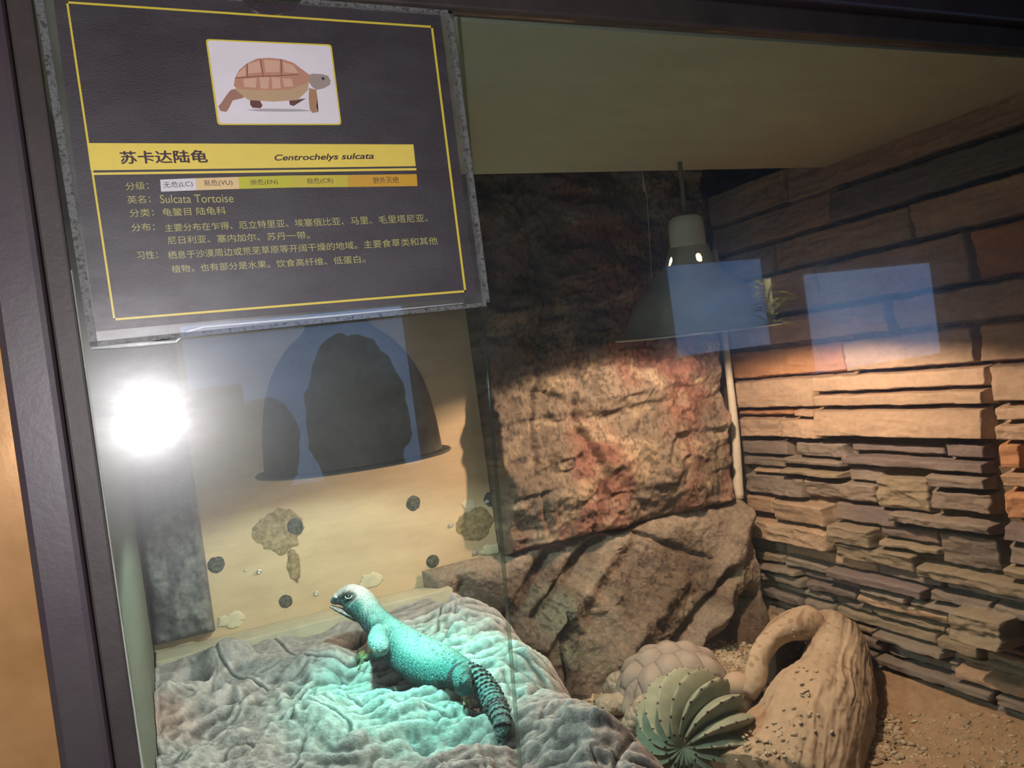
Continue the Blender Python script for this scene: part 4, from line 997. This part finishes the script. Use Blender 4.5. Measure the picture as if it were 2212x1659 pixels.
lines([(PC(948, 373), PC(1050, 365)), (PC(1050, 365), PC(1160, 362)), (PC(1160, 362), PC(1250, 355)), (PC(1068, 285), PC(1080, 360)), (PC(1166, 285), PC(1168, 360)), (PC(1003, 305), PC(1005, 365))], 1.6, .00048, 'tortoise_print_line', mat('print_line', (.20, .06, .05), .5))
pic('tortoise_print_eye', [(1358, 372), (1368, 368), (1376, 376), (1366, 384)], (.02, .02, .02), .00050)

# acrylic holder: back sheet, front sheet, edges with frosted glue line
M_acr = glassy('acrylic', 1.49, .010, (1, 1, 1), 0.02, .02, .30, True, .42, .016)
M_acre = mat('acrylic_edge', (.80, .82, .78), .18, noise=.9, nscale=330, bump=1.0, bscale=500, bdist=.006, spec=1.0, color2=(.10, .11, .10), coat=.6)
out_ = [(70, -42), (973, 27), (1056, 662), (195, 750)]
def sheet(name, pts, ya, yb, m):
    P = [aty(px, py, YS) for px, py in pts]; return sref(link(name, pane(name, [(p[0], p[2]) for p in P], ya, yb), m))
top_ = [(70, -42), (300, -25), (522, -8)] + [(585 + 62 * math.cos(t), -4 + 40 * math.sin(t)) for t in np.linspace(math.pi * .97, .03 * math.pi, 16)] + [(648, 2), (800, 14), (973, 27)]
bm = bmesh.new(); rowsv = []
for (px, py) in top_:
    f_ = (px - 70) / (973 - 70); a_ = aty(px, py, YS); b_ = aty(195 + (1056 - 195) * f_, 750 + (662 - 750) * f_, YS)
    rowsv.append([bm.verts.new((a_[0], YS - .0015, a_[2])), bm.verts.new((b_[0], YS - .0015, b_[2])), bm.verts.new((b_[0], YS - .0035, b_[2])), bm.verts.new((a_[0], YS - .0035, a_[2]))])
for r0_, r1_ in zip(rowsv[:-1], rowsv[1:]):
    for k in range(4): bm.faces.new((r0_[k], r0_[(k + 1) % 4], r1_[(k + 1) % 4], r1_[k]))
bm.faces.new(rowsv[0]); bm.faces.new(rowsv[-1][::-1]); bmesh.ops.recalc_face_normals(bm, faces=bm.faces)
me = bpy.data.meshes.new('front_sheet'); bm.to_mesh(me); bm.free(); sref(link('front_sheet', me, M_acr))
sheet('back_sheet', out_, YS + .0012, YS + .0035, M_acr)
# edge strips between the two sheets
def edge(name, a, b, w, ya=YS - .0034, yb=YS + .0034, m=None):
    A_ = aty(*a, YS); B_ = aty(*b, YS); d = B_ - A_; d /= np.linalg.norm(d); n = np.array([-d[2], 0, d[0]]) * w
    n1, n2 = 24, 2; bm = bmesh.new(); rng = random.Random(3)
    q = [(A_[0], A_[2]), (B_[0], B_[2]), (B_[0] + n[0], B_[2] + n[2]), (A_[0] + n[0], A_[2] + n[2])]
    return sref(link(name, pane(name, q, ya, yb), m or M_acre))
edge('holder_edge', (973, 27), (1056, 662), -.0032)
edge('holder_edge', (1056, 662), (195, 750), -.0030)
edge('holder_edge', (195, 750), (70, -42), -.0045)
edge('holder_edge', (973, 27), (650, 2), .0028)
edge('holder_edge', (524, -8), (70, -42), .0028)
# slipped glue beads along lower edge
M_bead = mat('glue_bead', (.75, .78, .78), .12, spec=1.0, bump=.6, bscale=150, bdist=.002)
V, F = sweep([(*aty(198, 752, -.004), .0012), (*aty(300, 744, -.004), .0018), (*aty(380, 738, -.004), .0010), (*aty(405, 716, -.005), .0012), (*aty(440, 706, -.006), .0010), (*aty(700, 684, -.006), .0007), (*aty(1000, 655, -.006), .0005)], 10, (0, 1, 0)); o = sref(link('glue_bead', mesh_from('glue_bead', V, F), M_bead))

# ================================================================== WHAT THE GLASS MIRRORS (behind the photographer)
def mir(px, py, y):
    v = ray(px, py) * np.array([1, -1, 1]); m0 = CAM * np.array([1, -1, 1]); t = (y - m0[1]) / v[1]; return m0 + v * t
YO = -3.2
M_room = mat('room_wall', (.10, .085, .07), .9)
holes_ = []
for (a, b) in (((388, 700), (935, 1080)), ((1440, 570), (1690, 740)), ((1735, 590), (2060, 760))):
    P0, P1 = mir(*a, YO), mir(*b, YO); holes_.append((min(P0[0], P1[0]), max(P0[0], P1[0]), min(P0[2], P1[2]), max(P0[2], P1[2])))
holes_.sort()
z0, z1 = -1.45, 1.6; x = -4.0; bm = bmesh.new()
for (a, b, c_, d) in holes_:
    box_bm(bm, (x, YO - .1, z0), (a, YO, z1)); box_bm(bm, (a, YO - .1, z0), (b, YO, c_)); box_bm(bm, (a, YO - .1, d), (b, YO, z1)); x = b
box_bm(bm, (x, YO - .1, z0), (5.5, YO, z1))
me = bpy.data.meshes.new('wall_front'); bm.to_mesh(me); bm.free(); tag(link('wall_front', me, M_room), kind='structure')
tag(box('ceiling_room', (-4.0, YO - .1, 1.6), (5.5, .9, 1.7), M_room), kind='structure')
tag(box('floor_room', (-4.0, YO - .1, -1.5), (5.5, .9, -1.45), M_room), kind='structure')
tag(box('wall_room_left', (-4.1, YO - .1, -1.5), (-4.0, .9, 1.7), M_room), kind='structure')
tag(box('wall_room_right', (5.5, YO - .1, -1.5), (5.6, .9, 1.7), M_room), kind='structure')
tag(box('wall_room_back', (-4.0, .9, -1.5), (5.5, 1.0, 1.7), M_room), kind='structure')
M_hedge = mat('hedge_dark', (.05, .07, .03), .9, noise=.5, nscale=3, bump=1.0, bscale=6, bdist=.1)
def tree(px, py, rx, rz, y, label, name='tree'):
    c = mir(px, py, y); me = mesh_from(name, *ellipsoid(c, (rx, rx * .8, rz), None, 48, 32)); P = co(me); Nn = nor(me)
    setco(me, P + Nn * (.18 * rx * fbm(P[:, 0] * 3 / rx, P[:, 1] * 3 / rx, P[:, 2] * 3 / rx, 4, int(px)))[:, None]); o = link(name, me, M_hedge)
    V, F = sweep([(c[0], c[1], c[2] - rz * .6, rx * .12), (c[0], c[1], -1.5, rx * .16)], 12, (0, 1, 0)); link('trunk', mesh_from('trunk', V, F), M_hedge, o)
    return tag(o, label, 'tree')
tree(775, 905, .42, .72, -6.0, 'dark round tree outdoors seen mirrored in the glass above the lizard')
tree(580, 960, .25, .38, -6.0, 'low dark shrub outdoors mirrored in the glass beside the flash glare', 'shrub')
g0, g1 = mir(380, 846, -7), mir(560, 1100, -7)
tag(box('shed', (min(g0[0], g1[0]) - .5, -8.5, -1.5), (max(g0[0], g1[0]), -7, g0[2]), M_room), 'dark flat-roofed shed outdoors mirrored in the glass at left', 'shed')
tag(box('ground', (-12, -14, -1.7), (12, YO - .11, -1.5), mat('ground', (.05, .05, .04), .9)), kind='structure')

# spiky plant in the room behind the photographer, lit by an added, unseen spot light
def spiky_plant():
    rng = random.Random(8); b = mir(1668, 690, -2.7); M = mat('plant_leaf', (.42, .46, .10), .5); Ms = mat('plant_stem', (.30, .28, .20), .8)
    V, F = sweep([(b[0], b[1], -1.45, .035), (b[0], b[1], b[2] - .1, .025), (b[0], b[1], b[2] + .22, .02)], 12, (0, 1, 0))
    root = link('spiky_plant', mesh_from('spiky_plant', V, F), Ms); tag(root, 'spiky green pot plant behind the photographer mirrored in the glass', 'plant')
    for k in range(46):
        z = b[2] - .06 + .24 * rng.random(); a = rng.uniform(0, 6.283); L = rng.uniform(.10, .17); up = rng.uniform(-.2, .8)
        p0 = np.array([b[0], b[1], z]); d = np.array([math.cos(a), math.sin(a), up]); d /= np.linalg.norm(d)
        p1 = p0 + d * L * .5 + np.array([0, 0, .01]); p2 = p0 + d * L + np.array([0, 0, -.01])
        V, F = sweep(cr([(*p0, .0035, .4), (*p1, .0045, .3), (*p2, .0004, .3)], 4), 6); link('leaf', mesh_from('leaf', V, F), M, root)
    light('added_plant_spot', 'SPOT', (b[0] + .1, b[1] + .35, b[2] + 1.0), 420, (1.0, .95, .6), .03, tuple(b), 26, .5)
spiky_plant()
